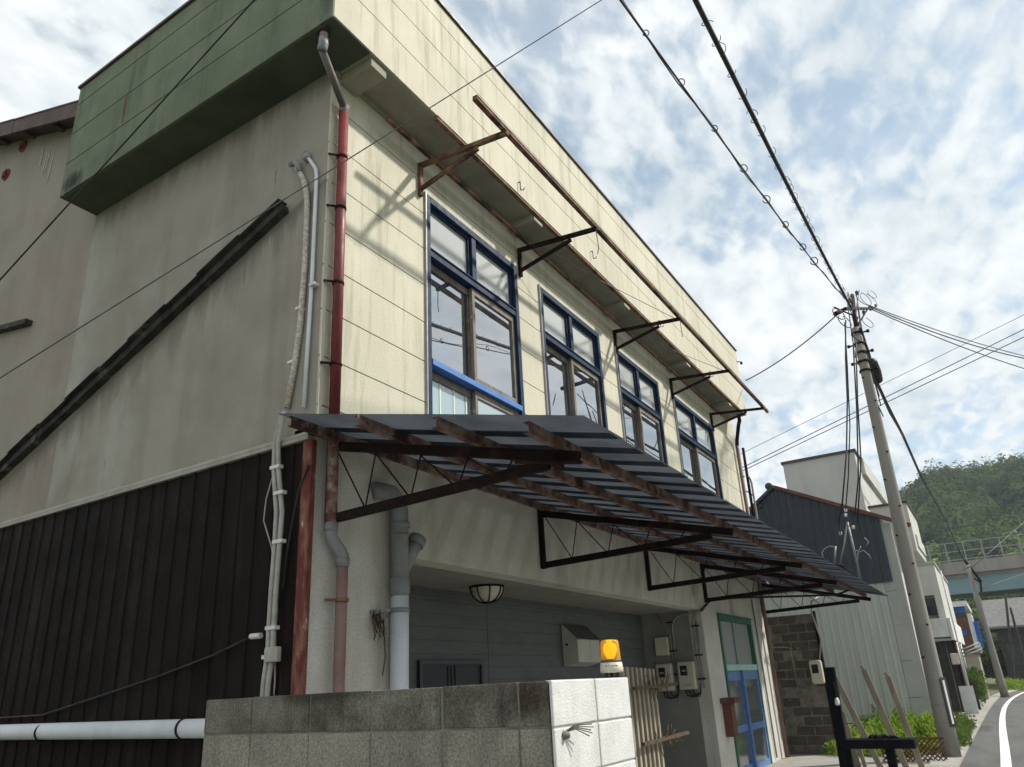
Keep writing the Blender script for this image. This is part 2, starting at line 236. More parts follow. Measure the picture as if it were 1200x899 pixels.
# ------------------------------------------------------------------ mesh helpers
class MB:
    def __init__(s): s.v = []; s.f = []; s.sm = []
    def add(s, vs, fs, sm=False):
        n = len(s.v); s.v += [tuple(v) for v in vs]; s.f += [tuple(n+i for i in f) for f in fs]; s.sm += [sm]*len(fs); return s
    def box(s, x0, x1, y0, y1, z0, z1):
        if x1 < x0: x0, x1 = x1, x0
        if y1 < y0: y0, y1 = y1, y0
        if z1 < z0: z0, z1 = z1, z0
        return s.add([(x,y,z) for z in (z0,z1) for y in (y0,y1) for x in (x0,x1)], [(0,2,3,1),(4,5,7,6),(0,1,5,4),(2,6,7,3),(0,4,6,2),(1,3,7,5)])
    def bar(s, a, b, w, h, up=(0,0,1)):
        "box section w wide, h high, centred on the line a-b"
        a, b = Vector(a), Vector(b); d = (b-a).normalized(); u = Vector(up)
        if abs(d.dot(u)) > .98: u = Vector((0,1,0))
        sx = d.cross(u).normalized(); sy = sx.cross(d).normalized()
        vs = [p + sx*i*w/2 + sy*j*h/2 for p in (a,b) for i, j in ((-1,-1),(1,-1),(1,1),(-1,1))]
        return s.add(vs, [(0,3,2,1),(4,5,6,7),(0,1,5,4),(1,2,6,5),(2,3,7,6),(3,0,4,7)])
    def channel(s, a, b, w, h, t=.006, up=(0,0,1), side=1):
        "C section: web plus two flanges"
        a, b = Vector(a), Vector(b); d = (b-a).normalized(); u = Vector(up)
        sx = d.cross(u).normalized()*side; sy = u - d*d.dot(u); sy.normalize()
        s.bar(a-sx*(w/2-t/2), b-sx*(w/2-t/2), t, h, up)
        for k in (-1,1): s.bar(a+sy*k*(h/2-t/2)+sx*t/2, b+sy*k*(h/2-t/2)+sx*t/2, w-t, t, up)
        return s
    def tube(s, pts, r, n=10, caps=True):
        P = [Vector(p) for p in pts]; rs = r if isinstance(r, (list,tuple)) else [r]*len(P)
        d0 = (P[1]-P[0]).normalized(); u = Vector((0,0,1)) if abs(d0.z) < .9 else Vector((1,0,0)); base = len(s.v); vs = []
        for i, p in enumerate(P):
            d = ((P[min(i+1,len(P)-1)]-p).normalized() + (p-P[max(i-1,0)]).normalized()); d = d.normalized() if d.length > 1e-6 else d0
            x = u.cross(d)
            if x.length < 1e-4: x = Vector((0,1,0)).cross(d)
            x.normalize(); y = d.cross(x); u = y if abs(u.dot(d)) > .999 else (u - d*u.dot(d)).normalized()
            x = u.cross(d).normalized(); y = d.cross(x)
            vs += [p + (x*math.cos(2*math.pi*k/n) + y*math.sin(2*math.pi*k/n))*rs[i] for k in range(n)]
        fs = [(i*n+k, i*n+(k+1)%n, (i+1)*n+(k+1)%n, (i+1)*n+k) for i in range(len(P)-1) for k in range(n)]
        s.add(vs, fs, True)
        if caps: s.f += [tuple(base+k for k in range(n))[::-1], tuple(base+(len(P)-1)*n+k for k in range(n))]; s.sm += [False]*2
        return s
    def lathe(s, c, prof, n=20, axis=(0,0,1)):
        c = Vector(c); a = Vector(axis).normalized(); x = a.orthogonal().normalized(); y = a.cross(x)
        vs = [c + a*z + (x*math.cos(2*math.pi*k/n)+y*math.sin(2*math.pi*k/n))*max(r,1e-4) for r, z in prof for k in range(n)]
        return s.add(vs, [(i*n+k, i*n+(k+1)%n, (i+1)*n+(k+1)%n, (i+1)*n+k) for i in range(len(prof)-1) for k in range(n)], True)
    def prism(s, pts, off):
        off = Vector(off); n = len(pts); P = [Vector(p) for p in pts]
        return s.add(P + [p+off for p in P], [tuple(range(n)), tuple(range(2*n-1, n-1, -1))] + [(i, i+n, (i+1)%n+n, (i+1)%n) for i in range(n)])
    def build(s, name, mat, parent=None, bevel=0, loc=None):
        L = Vector(loc) if loc is not None else (Vector(parent.get('_w', (0,0,0))) if parent is not None else Vector((0,0,0)))
        me = bpy.data.meshes.new(name); me.from_pydata([tuple(Vector(v)-L) for v in s.v], [], s.f); me.validate()
        if len(me.polygons) == len(s.sm): me.polygons.foreach_set('use_smooth', s.sm)
        b = bmesh.new(); b.from_mesh(me); bmesh.ops.recalc_face_normals(b, faces=b.faces); b.to_mesh(me); b.free()
        me.materials.append(mat); o = bpy.data.objects.new(name, me); COL.objects.link(o)
        if bevel:
            bv = o.modifiers.new('bevel', 'BEVEL'); bv.width = bevel; bv.segments = 2; bv.limit_method = 'ANGLE'
        if parent is not None:
            o.parent = parent; o['_w'] = tuple(L)
            if tuple(L) != tuple(Vector(parent.get('_w', (0,0,0)))): o.location = L - Vector(parent['_w'])
        else: o.location = L; o['_w'] = tuple(L)
        return o
def tag(o, label=None, cat=None, group=None, kind=None):
    if label: o['label'] = label
    if cat: o['category'] = cat
    if group: o['group'] = group
    if kind: o['kind'] = kind
    return o
def thing(name, loc, label, cat, group=None):
    o = bpy.data.objects.new(name, None); COL.objects.link(o); o.location = loc; o['_w'] = tuple(loc); o.empty_display_size = .3
    return tag(o, label, cat, group)
def arc(c, r, a0, a1, X, Y, n=8):
    c = Vector(c); return [c + Vector(X)*r*math.cos(a0+(a1-a0)*i/n) + Vector(Y)*r*math.sin(a0+(a1-a0)*i/n) for i in range(n+1)]

# ================================================================== SETTING
def strip(pts_l, pts_r, z):
    b = MB(); n = len(pts_l)
    b.add([(x,y,z) for x,y in pts_l] + [(x,y,z) for x,y in pts_r], [(i,i+1,n+i+1,n+i) for i in range(n-1)]); return b
g = MB(); g.add([(-80,-600,-.02),(900,-600,-.02),(900,600,-.02),(-80,600,-.02)], [(0,1,2,3)])
tag(g.build('ground', grassd), kind='structure')
cx = [(-30,-3.3),(8,-3.3),(14,-3.35),(24,-3.45),(33,-3.55),(40,-3.7),(48,-3.95),(58,-4.9),(66,-6.5),(74,-9.5),(82,-14),(90,-20),(96,-27)]
def offset(c, d, x0=None):
    o = []
    for i, (x,y) in enumerate(c):
        a = Vector(c[max(i-1,0)]); b = Vector(c[min(i+1,len(c)-1)]); t = (b-a).normalized(); o.append((x+t.y*d, y-t.x*d))
    return o
# smoother centre line by subdivision
def smooth(c, k=3):
    for _ in range(k):
        n = [c[0]]
        for a, b in zip(c, c[1:]): n += [(a[0]*.75+b[0]*.25, a[1]*.75+b[1]*.25), (a[0]*.25+b[0]*.75, a[1]*.25+b[1]*.75)]
        c = n + [c[-1]]
    return c
cs = smooth(cx)
tag(strip(cs, offset(cs, 5.6), .0).build('road', asph), kind='structure')
wl_c = smooth([(-30,-4.07),(8,-4.06),(14,-4.06),(22,-4.00),(29.4,-4.0),(36.9,-4.12),(45.7,-4.5),(55.3,-5.3),(64,-7.1),(72,-10),(80,-14.5),(88,-20.5)])
lb = strip(offset(wl_c, -.085), offset(wl_c, .085), .005)
tag(lb.build('road_marking', paintl), kind='structure')
gut = MB()
o1, o2 = cs, offset(cs, -.45)
n = len(o1); gut.add([(x,y,.05) for x,y in o1]+[(x,y,.07) for x,y in o2]+[(x,y,-.05) for x,y in o1], [(i,i+1,n+i+1,n+i) for i in range(n-1)]+[(i,i+1,2*n+i+1,2*n+i) for i in range(n-1)])
tag(gut.build('kerb', gconc), kind='structure')
pv = MB(); pv.box(21,46,-3.08,-1.0,-.01,.06)
tag(pv.build('pavement', gconc), kind='structure')
yd = MB(); yd.box(-6,14.4,-3.0,1.4,-.01,.03)
tag(yd.build('forecourt', gconc), kind='structure')
vg = MB(); vg.box(14.4,20.9,-3.02,3,-.01,.035)
tag(vg.build('verge', soil), kind='structure')

# wooded hill
def ridge(y):   # height of the ridge at x=230 against y
    return 41.5 + 3.2*math.sin(y*.045+2.2) + 1.6*math.sin(y*.13+.5) - (max(0, y-2)*1.0) - (max(0, -y-70)*.25)
def hillz(x, y):
    t = (x-120)/(230-120); t = max(0., min(1.25, t)); s = t*t*(3-2*t) if t < 1 else 1 - (t-1)*.5
    return max(-2, ridge(y))*s*1.0 - 1
hb = MB(); xs = np.linspace(112, 300, 30); ys = np.linspace(-170, 110, 50)
vs = [(x,y,hillz(x,y)) for x in xs for y in ys]; ny = len(ys)
hb.add(vs, [(i*ny+j, i*ny+j+1, (i+1)*ny+j+1, (i+1)*ny+j) for i in range(len(xs)-1) for j in range(ny-1)], True)
tag(hb.build('hill', grassd), kind='structure')
def crowns(name, mat, n, cond, rad, leaf, per, label):
    V = []; F = []; k = 0; made = 0
    while made < n:
        x = random.uniform(122, 240); y = random.uniform(-60, 24)
        if not cond(x, y): continue
        # only the part of the hillside the viewpoint can see
        made += 1; z = hillz(x, y); r = random.uniform(*rad); hgt = r*random.uniform(1.1,1.5) if name != 'bamboo_grove' else r*2.2
        u = rng.normal(size=(per,3)); u /= np.linalg.norm(u, axis=1)[:,None]; u[:,2] = np.abs(u[:,2])*.9+u[:,2]*.1
        lump = 1 + .20*np.sin(u[:,0]*5+x)*np.cos(u[:,1]*6+y) + .08*np.sin(u[:,2]*9+u[:,0]*7+y)
        rad_ = lump[:,None]*rng.uniform(.86,1.03,(per,1))
        c = np.array([x,y,z+1.5+hgt*.3]) + u*rad_*np.array([r,r,hgt])
        if name == 'bamboo_grove': c[:,2] += 0
        nrm = u + rng.normal(size=(per,3))*.30; nrm /= np.linalg.norm(nrm,axis=1)[:,None]
        a = np.cross(nrm, rng.normal(size=(per,3))); a /= np.linalg.norm(a,axis=1)[:,None]; b = np.cross(nrm, a)
        s_ = rng.uniform(.6,1.3,(per,1))*leaf
        q = np.stack([c-a*s_, c+b*s_*.6, c+a*s_, c-b*s_*.6], 1).reshape(-1,3); V.append(q)
    V = np.concatenate(V); nf = len(V)//4
    me = bpy.data.meshes.new(name); me.vertices.add(len(V)); me.vertices.foreach_set('co', V.ravel()); me.loops.add(nf*4); me.loops.foreach_set('vertex_index', np.arange(nf*4)); me.polygons.add(nf)
    me.polygons.foreach_set('loop_start', np.arange(nf)*4); me.polygons.foreach_set('loop_total', np.full(nf,4)); me.update(); me.materials.append(mat)
    o = bpy.data.objects.new(name, me); COL.objects.link(o); return tag(o, label, 'woodland', kind='stuff')
def isbam(x, y):
    v = math.sin(x*.05+1)*.5 + math.sin(y*.11+x*.03)*.5
    return 150 < x < 202 and v > -.4
crowns('forest', forestm, 420, lambda x,y: not isbam(x,y), (3.0,5.6), .42, 900, 'dark green broadleaf woodland covering the hill behind the viaduct')
crowns('bamboo_grove', bamboom, 300, isbam, (1.6,2.8), .38, 420, 'yellow-green bamboo grove halfway up the wooded hillside')

# ================================================================== MAIN BUILDING
BX = 13.8
B = thing('workshop_building', (0,0,0), 'large two-storey building with cream siding, blue windows and green boxed parapet side', 'building')
# side wall (gable): stucco above, dark ribbed sheet below
sw = MB()
rk = lambda y: 9.21 + (y-4.15)*.358
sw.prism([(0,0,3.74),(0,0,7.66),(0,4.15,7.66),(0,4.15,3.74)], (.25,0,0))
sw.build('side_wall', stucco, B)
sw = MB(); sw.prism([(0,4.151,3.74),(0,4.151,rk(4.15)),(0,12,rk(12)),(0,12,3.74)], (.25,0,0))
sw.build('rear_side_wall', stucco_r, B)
cl = MB(); pitch = .215; y = .0; pts = []
while y < 12:
    pts += [(y,0), (y+.178,0), (y+.186,.014), (y+.207,.014)]; y += pitch
vs = [(-.035-d, yy, z) for z in (0,3.70) for yy, d in pts]; n = len(pts)
cl.add(vs, [(i,i+1,n+i+1,n+i) for i in range(n-1)])
cl.build('ribbed_cladding', clad, B)
wb = MB(); wb.box(0,.25,0.001,12,0,3.74); wb.build('wall_base', dark, B)
tr = MB(); tr.box(-.075,-.001,.0,12,3.70,3.735); tr.prism([(-.075,0,3.737),(-.075,12,3.737),(-.0,12,3.80),(-.0,0,3.80)], (-.001,0,0.004)); tr.build('cladding_flashing', M('flashing', (.36,.34,.29),(.28,.26,.22), rough=.7), B)
# leaning flashing strip left from a vanished lean-to roof (rises to the street corner)
fs = MB(); a = at(0,0,338,246); b = at(0,0,-6,566); d = (b-a)
prev = None
seg = 9
for i in range(seg):
    p = a + d*(i/seg); q = a + d*((i+1)/seg+.012)
    off = Vector((-.075-.012*(i % 2), 0, 0))
    fs.bar(p+off*.5, q+off*.5, .085, .075+.012*(i % 2), up=(0,.45,.9))
    fs.bar(p+off*1.0+Vector((0,0,.055+.008*(i%2))), q+off*1.0+Vector((0,0,.055+.008*(i%2))), .11, .012, up=(0,.45,.9))
fs.build('roof_flashing_remnant', M('tarry_flashing', (.018,.017,.016),(.055,.05,.042), scale=5, rough=.8, bump=.8, bscale=25, extra=((.11,.10,.085), 3, (1,1,1), .6,.66)), B)
f2 = MB(); a2, b2 = at(0,0,-8,391), at(0,0,38,379); f2.bar(a2+Vector((-.04,0,0)), b2+Vector((-.04,0,0)), .10, .07); f2.build('roof_flashing_remnant', MATS['tarry_flashing'], B)
# front siding courses
WIN = [(1.465,3.42),(4.035,5.96),(6.60,8.53),(9.33,11.86)]
WZ0, WZ1 = 4.16, 7.035
sd_ = MB(); zs = [3.84, 4.025,4.48,4.935,5.39,5.845,6.30,6.755,7.21,7.64]
for z0, z1 in zip(zs, zs[1:]):
    segs = [(0.0,BX)]
    if z0 < WZ1 and z1 > WZ0:
        segs = []; x = 0.
        for w in WIN: segs.append((x, w[0])); x = w[1]
        segs.append((x, BX))
        if z1 > WZ1+.01:   # strip above the heads
            for w in WIN: sd_.box(w[0]-.001, w[1]+.001, -.022, 0, WZ1, z1-.010)
        if z0 < WZ0-.01:
            for w in WIN: sd_.box(w[0]-.001, w[1]+.001, -.022, 0, z0+.002, WZ0)
    for a_, b_ in segs:
        cuts = sorted({a_, b_} | {c for c in (1.17, 4.8, 7.5, 10.2) if a_ < c < b_ and z0 > 6.2} | {c for c in (.0,13.0) if a_ < c < b_})
        for c0, c1 in zip(cuts, cuts[1:]): sd_.box(c0+(.0007 if c0 > a_ else 0), c1-(.0007 if c1 < b_ else 0), -.022, 0, z0+.002, z1-.010)
sd_.build('front_siding', cream, B)
cw = MB()
x = .26
for w in WIN + [(BX-.21, BX)]:
    cw.box(x, w[0], .002, .2, 3.84, 7.65); x = w[1]
for w in WIN: cw.box(w[0], w[1], .002, .2, WZ1, 7.65); cw.box(w[0], w[1], .002, .2, 3.84, WZ0)
cw.build('front_wall', dark, B)
ct = MB(); ct.box(-.004,.035,-.028,-.0225,3.84,7.62); ct.build('corner_trim', cream, B)
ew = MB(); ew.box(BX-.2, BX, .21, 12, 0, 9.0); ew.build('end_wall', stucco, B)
it = MB(); it.box(.25,BX-.2,.6,.62,3.4,7.6); it.box(.26,BX-.21,.21,12,3.3,3.4); it.build('inner_partition', M('dim_interior', (.10,.10,.095), rough=.9), B)

def window(x0, x1, lab):
    F = MB(); t = .075
    F.box(x0, x0+t, -.045,.10, WZ0, WZ1); F.box(x1-t, x1, -.045,.10, WZ0, WZ1)
    F.box(x0+t, x1-t, -.045,.10, WZ1-.085, WZ1)
    F.box(x0+t, x1-t, -.035,.10, 6.255, 6.365); F.box(x0+t, x1-t, -.050,.10, 6.335, 6.352)
    F.box(x0+t, x1-t, -.04,.10, WZ0, WZ0+.07)
    xm = (x0+x1)/2 - .02; F.box(xm-.045, xm+.045, -.03,.09, 6.365, WZ1-.085)
    w = F.build('window', navy, B, bevel=.004); w['label'] = lab
    s2 = MB(); s2.box(x0+t, x1-t, -.058,.09, 4.925, 4.992); s2.build('blue_rail', brightb, w, bevel=.003)
    e = MB(); e.box(x0-.012, x0, -.05,-.0, WZ0, WZ1+.02); e.build('edge_strip', silver, w)
    # upper light frames
    for a_, b_ in ((x0+t, xm-.045), (xm+.045, x1-t)):
        s = MB(); q = .035
        s.box(a_,a_+q,.005,.06,6.365,WZ1-.085); s.box(b_-q,b_,.005,.06,6.365,WZ1-.085); s.box(a_+q,b_-q,.005,.06,6.365,6.40); s.box(a_+q,b_-q,.005,.06,WZ1-.125,WZ1-.085)
        so_ = s.build('upper_sash', navy, w, bevel=.003); p = MB(); p.box(a_+q,b_-q,.035,.041,6.40,WZ1-.125); p.build('pane', pane_frost, w)
    for (a_, b_, yy) in ((x0+t, xm+.03, .062), (xm-.03, x1-t, .0)):
        s = MB(); q = .055
        s.box(a_,a_+q,yy,yy+.05,4.995,6.253); s.box(b_-q,b_,yy,yy+.05,4.995,6.253); s.box(a_+q,b_-q,yy,yy+.05,6.17,6.253); s.box(a_+q,b_-q,yy,yy+.05,4.995,5.085)
        s.build('sash', sashm, w, bevel=.003); p = MB(); p.box(a_+q,b_-q,yy+.02,yy+.026,5.085,6.17); p.build('pane', pane_clear, w)
    for (a_, b_, yy) in ((x0+t, xm+.03, .062), (xm-.03, x1-t, .0)):
        s = MB(); q = .05
        s.box(a_,a_+q,yy,yy+.05,WZ0+.07,4.92); s.box(b_-q,b_,yy,yy+.05,WZ0+.07,4.92); s.box(a_+q,b_-q,yy,yy+.05,4.835,4.92)
        s.build('lower_sash', sashm, w, bevel=.003); p = MB(); p.box(a_+q,b_-q,yy+.02,yy+.026,WZ0+.07,4.835); p.build('pane', pane_curt, w)
    bl = MB()
    for k in (.16,.30,.43):
        xx = x0+t+(x1-x0-2*t)*k; bl.box(xx-.012, xx+.012, .076,.081, WZ0+.07, 4.834)
    bl.build('pane_stripe', M('translucent_stripe', (.62,.66,.62), rough=.6), w)
for w, l in zip(WIN, ('blue window nearest the corner', 'second blue window from the corner', 'third blue window from the corner', 'farthest blue window')): window(*w, l)

# parapet box: front (cream) and return (green)
A_, Bo, H0, H1 = -.48, -.45, 7.65, 9.36
FX1 = 13.35
pz = [H0, 8.145, 8.615, 9.085, H1]
pf = MB()
for z0, z1 in zip(pz, pz[1:]):
    cuts = [Bo] + [c for c in ((.42,3.2,5.7,8.6,11.1) if z0 < 8 else (1.3,4.4,7.0,9.8,12.1))] + [FX1]
    for c0, c1 in zip(cuts, cuts[1:]): pf.box(c0+.0006, c1-.0006, A_, A_+.02, z0+.004, z1-.008)
pf.build('front_parapet', cream, B)
pg = MB()
for z0, z1 in zip(pz, pz[1:]):
    for c0, c1 in ((A_,1.4),(1.4,3.2),(3.2,4.15)): pg.box(Bo-.003, Bo+.02, c0+(.022 if c0 == A_ else .001), c1-.001, z0+.004, z1-.008)
pg.box(Bo-.003, -.0, 4.15, 4.168, H0, H1)
pg.build('side_parapet', green, B, bevel=.003)
pe = MB(); pe.box(Bo+.001, Bo+.012, A_-.004, A_+.018, H0, H1); pe.build('parapet_corner_bead', cream, B)
pb = MB(); pb.box(Bo+.022, FX1-.002, A_+.022, -.002, H0+.03, H1-.03); pb.box(Bo+.022, -.002, .0, 4.148, H0+.03, H1-.03); pb.box(.0, FX1, .0, 4.4, 8.9, 9.1); pb.build('parapet_core', dark, B)
pe2 = MB(); pe2.box(FX1-.001, FX1+.02, A_, -.0, H0, H1); pe2.build('parapet_end', cream, B)
pc = MB(); pc.box(Bo-.03, FX1+.03, A_-.03, -.0, H1, H1+.035); pc.box(Bo-.03, .02, .001, 4.19, H1, H1+.035); pc.build('capping', capm, B, bevel=.003)
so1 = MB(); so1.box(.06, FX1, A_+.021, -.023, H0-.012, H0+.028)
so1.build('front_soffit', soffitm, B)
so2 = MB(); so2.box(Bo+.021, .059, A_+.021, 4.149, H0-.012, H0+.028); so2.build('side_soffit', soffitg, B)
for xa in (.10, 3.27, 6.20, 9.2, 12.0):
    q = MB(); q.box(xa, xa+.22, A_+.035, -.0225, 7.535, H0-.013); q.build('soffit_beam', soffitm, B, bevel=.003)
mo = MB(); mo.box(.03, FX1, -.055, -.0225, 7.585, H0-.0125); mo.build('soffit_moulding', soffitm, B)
# small L hooks left on the parapet face
for x_, z_ in ((2.83,7.84),(4.95,7.90),(7.7,7.86),(10.6,7.86)):
    q = MB(); q.tube([(x_,A_-.001,z_),(x_,A_-.03,z_-.005),(x_,A_-.03,z_-.13),(x_+.01,A_-.07,z_-.14),(x_+.01,A_-.08,z_-.11)], .007, 6); q.build('hook', rustd, B)
q = MB(); q.tube([(FX1-.05,A_-.005,9.05),(FX1+.12,A_-.04,9.1),(FX1+.2,A_-.05,9.09)], .012, 6); q.lathe((FX1+.2,A_-.05,9.06), [(.0,0),(.03,.0),(.03,.06),(.0,.06)], 8); q.build('hook', rustd, B)

# rear gable roof, seen past the parapet
rf = MB(); x0, x1 = -.26, BX+.3
rf.prism([(x0,4.2,rk(4.2)+.10),(x0,10,rk(10)+.10),(x0,16,rk(4)+.10),(x0,16,rk(4)+.04),(x0,10,rk(10)+.04),(x0,4.2,rk(4.2)+.04)], (x1-x0,0,0)); roof = rf.build('roof', rooft, B)
ve = MB()
yj = [4.2,6.45,9,10]
for a_, b_ in zip(yj, yj[1:]):
    ve.prism([(x0-.03,a_+.01,rk(a_)+.13),(x0-.03,b_-.01,rk(b_)+.13),(x0-.03,b_-.01,rk(b_)-.12),(x0-.03,a_+.01,rk(a_)-.12)], (.028,0,0))
    ve.prism([(x0-.04,a_+.01,rk(a_)+.13),(x0-.04,b_+.03,rk(b_)+.13),(x0-.04,b_+.03,rk(b_)+.155),(x0-.04,a_+.01,rk(a_)+.155)], (.18,0,0))
ve.build('verge_board', rooft, roof, bevel=.003)
for yy in np.arange(4.55, 10, .9): MB().box(x0, -.002, yy, yy+.06, rk(yy)-.03, rk(yy)+.03).build('eave_rafter', M('eave_timber', (.085,.075,.06), rough=.9), roof)
for (px, py) in ((28,172),(8,205)):
    c = at(0,-.0,px,py); q = MB(); q.lathe((c.x-.001,c.y,c.z), [(.0,.02),(.075,.02),(.095,.03),(.105,.0)], 16, axis=(-1,0,0))
    for k in range(3): q.box(c.x-.045,c.x-.02,c.y-.06,c.y+.06,c.z-.05+k*.04,c.z-.038+k*.04)
    q.build('round_vent', M('red_vent', (.22,.05,.03),(.12,.03,.02), scale=15, rough=.7), B)
for k in range(4):
    c = at(0,-.003,52+k*4,172+(k%2)*6); q = MB(); q.tube([c, c+Vector((-.01,.01*k,-.35-.06*k))], .006, 5); q.build('drip_wire', whiter, B)

# lower front: pillar, beam, porch
lf = MB()
PX0, PX1, PZ, PY = 1.20, 9.42, 2.88, 1.16
lf.box(0.0,PX0, .0,.24, 0,PZ); lf.box(0.0,BX,.0,.24,PZ,3.835)
DX0, DX1, DZ = 10.33, 12.62, 2.84
lf.box(PX1,DX0,.0,.24,0,PZ); lf.box(DX1,BX,.0,.24,0,PZ); lf.box(DX0,DX1,.0,.24,DZ,PZ)
lf.build('lower_wall', stucco_low, B)
q = MB(); q.box(PX0,PX0+.15,.24,PY+.1,0,PZ); q.build('porch_side_wall', porchside, B)
q = MB(); q.box(PX1,PX1+.24,.24,PY+.1,0,PZ); q.build('porch_side_wall', porchside, B)
q = MB(); q.box(PX0+.151,PX1-.001,.241,PY+.03,PZ-.004,PZ+.05); q.build('porch_ceiling', porchsof, B)
q = MB()
zc = [0.0,.455,.91,1.365,1.82,2.275,2.73,2.88]
for z0, z1 in zip(zc, zc[1:]):
    for k in range(3):
        za_, zb_ = z0+(z1-z0)*k/3, z0+(z1-z0)*(k+1)/3
        q.prism([(PX0+.15,PY+.003*(k==0),za_+.0012),(PX0+.15,PY+.004,zb_-.0012),(PX0+.15,PY+.03,zb_-.0012),(PX0+.15,PY+.03,za_+.0012)], (4.20-PX0-.15,0,0)); q.prism([(4.21,PY,za_+.0012),(4.21,PY+.004,zb_-.0012),(4.21,PY+.03,zb_-.0012),(4.21,PY+.03,za_+.0012)], (PX1-4.21,0,0))
q.build('porch_siding', porchw, B)
q = MB(); q.box(PX0+.15,PX1,PY+.031,PY+.1,0,PZ); q.build('porch_back_wall', dark, B)
# little dark window in the porch, top of it seen above the block wall
pw_ = MB(); xa, xb, za_, zb_ = 2.75, 4.02, 1.1, 2.05
pw_.box(xa,xb,PY-.05,PY-.003,zb_-.05,zb_); pw_.box(xa,xa+.05,PY-.05,PY-.003,za_,zb_-.05); pw_.box(xb-.05,xb,PY-.05,PY-.003,za_,zb_-.05)
po = pw_.build('porch_window', M('charcoal_aluminium', (.025,.03,.04), rough=.4, spec=.5), B, bevel=.003)
q = MB(); q.box(xa+.05,xb-.05,PY-.02,PY-.012,za_,zb_-.05)
for k in range(3): q.box((xa+xb)/2-.09+.07*k,(xa+xb)/2-.075+.07*k,PY-.035,PY-.02,za_,zb_-.06)
q.build('dark_pane', M('dark_panel', (.03,.035,.045), rough=.5), po)
# rusted corner column on the gable side of the corner
q = MB(); q.box(-.052,-.036,-.02,.075,0,3.695); q.box(-.052,-.0,-.034,-.021,0,3.695); q.build('corner_column', dullred, B, bevel=.004)
# door
fr = MB(); t = .085
fr.box(DX0,DX0+t,-.03,.16,0,DZ-.0); fr.box(DX1-t,DX1,-.03,.16,0,DZ); fr.box(DX0+t,DX1-t,-.03,.16,DZ-.10,DZ); fr.box(DX0-.03,DX1+.03,-.045,0,DZ,DZ+.025)
dr = fr.build('door', greenf, B, bevel=.004)
q = MB(); q.box(DX0+t,DX1-t,-.035,.14,1.82,1.93); q.build('transom_rail', mint, dr, bevel=.004)
q = MB(); q.box(DX0+t+.95,DX0+t+1.0,.02,.08,1.93,DZ-.10); q.box(DX0+t,DX0+t+.03,.02,.08,1.93,DZ-.10); q.build('transom_mullion', M('grey_green_paint', (.20,.26,.25), rough=.6), dr)
q = MB(); q.box(DX0+t,DX1-t,.05,.056,1.93,DZ-.10); q.build('transom_pane', glass('pale_frost', (.36,.37,.37), .05, .2), dr)
xm = (DX0+DX1)/2
for (a_, b_, yy) in ((DX0+t,xm+.04,.03),(xm-.02,DX1-t,-.02)):
    s = MB(); s.box(a_,a_+.09,yy,yy+.045,.03,1.82); s.box(b_-.09,b_,yy,yy+.045,.03,1.82); s.box(a_+.09,b_-.09,yy,yy+.045,1.64,1.82); s.box(a_+.09,b_-.09,yy,yy+.045,.72,.84); s.box(a_+.09,b_-.09,yy,yy+.045,.03,.15)
    lf_ = s.build('door_leaf', bluedoor, dr, bevel=.003); p = MB(); p.box(a_+.09,b_-.09,yy+.02,yy+.026,.15,1.64); p.build('leaf_pane', pane_door, lf_)

# ================================================================== RUSTED AWNING FRAME
AF = thing('awning_frame', (1.36,0,7.3), 'bare rusty awning frame on five brackets over the upper blue windows', 'awning frame')
for i, (bx, tz) in enumerate(((1.363,7.22),(3.517,7.22),(6.63,7.22),(9.30,7.22),(11.84,7.2))):
    q = MB(); col_ = rust if i == 0 else rustd
    q.bar((bx,-.045,6.93),(bx,-.045,7.37),.05,.045); q.bar((bx,-.04,7.345),(bx,-1.22,tz+.0),.05,.05); q.bar((bx+.0,-.05,7.02),(bx,-.84,7.20),.035,.045)
    q.build('bracket', col_, AF, bevel=.002)
for (x0_, x1_, yy, zz_, w_) in ((.62,12.15,-.20,7.385,.045),(.86,12.05,-.655,7.335,.05),(.80,12.32,-1.19,7.265,.055)):
    q = MB(); q.channel((x0_,yy,zz_),(x1_,yy,zz_),w_,w_,.005); q.bar((x0_,yy,zz_),(x1_,yy,zz_),w_*.8,w_*.8); q.build('rail', rust, AF)
q = MB(); q.tube([(3.517,-1.2,7.2),(3.53,-1.21,6.95),(3.52,-1.19,6.85)], .006, 5); q.tube([(6.63,-1.2,7.2),(6.64,-1.2,6.9)], .006, 5)
q.tube([(3.55,-.3,7.36),(5,-.7,7.26),(6.6,-1.15,7.22)], .005, 5); q.tube([(6.7,-.3,7.36),(8,-.7,7.26),(9.28,-1.15,7.22)], .005, 5); q.build('slack_wire', wirem, AF)

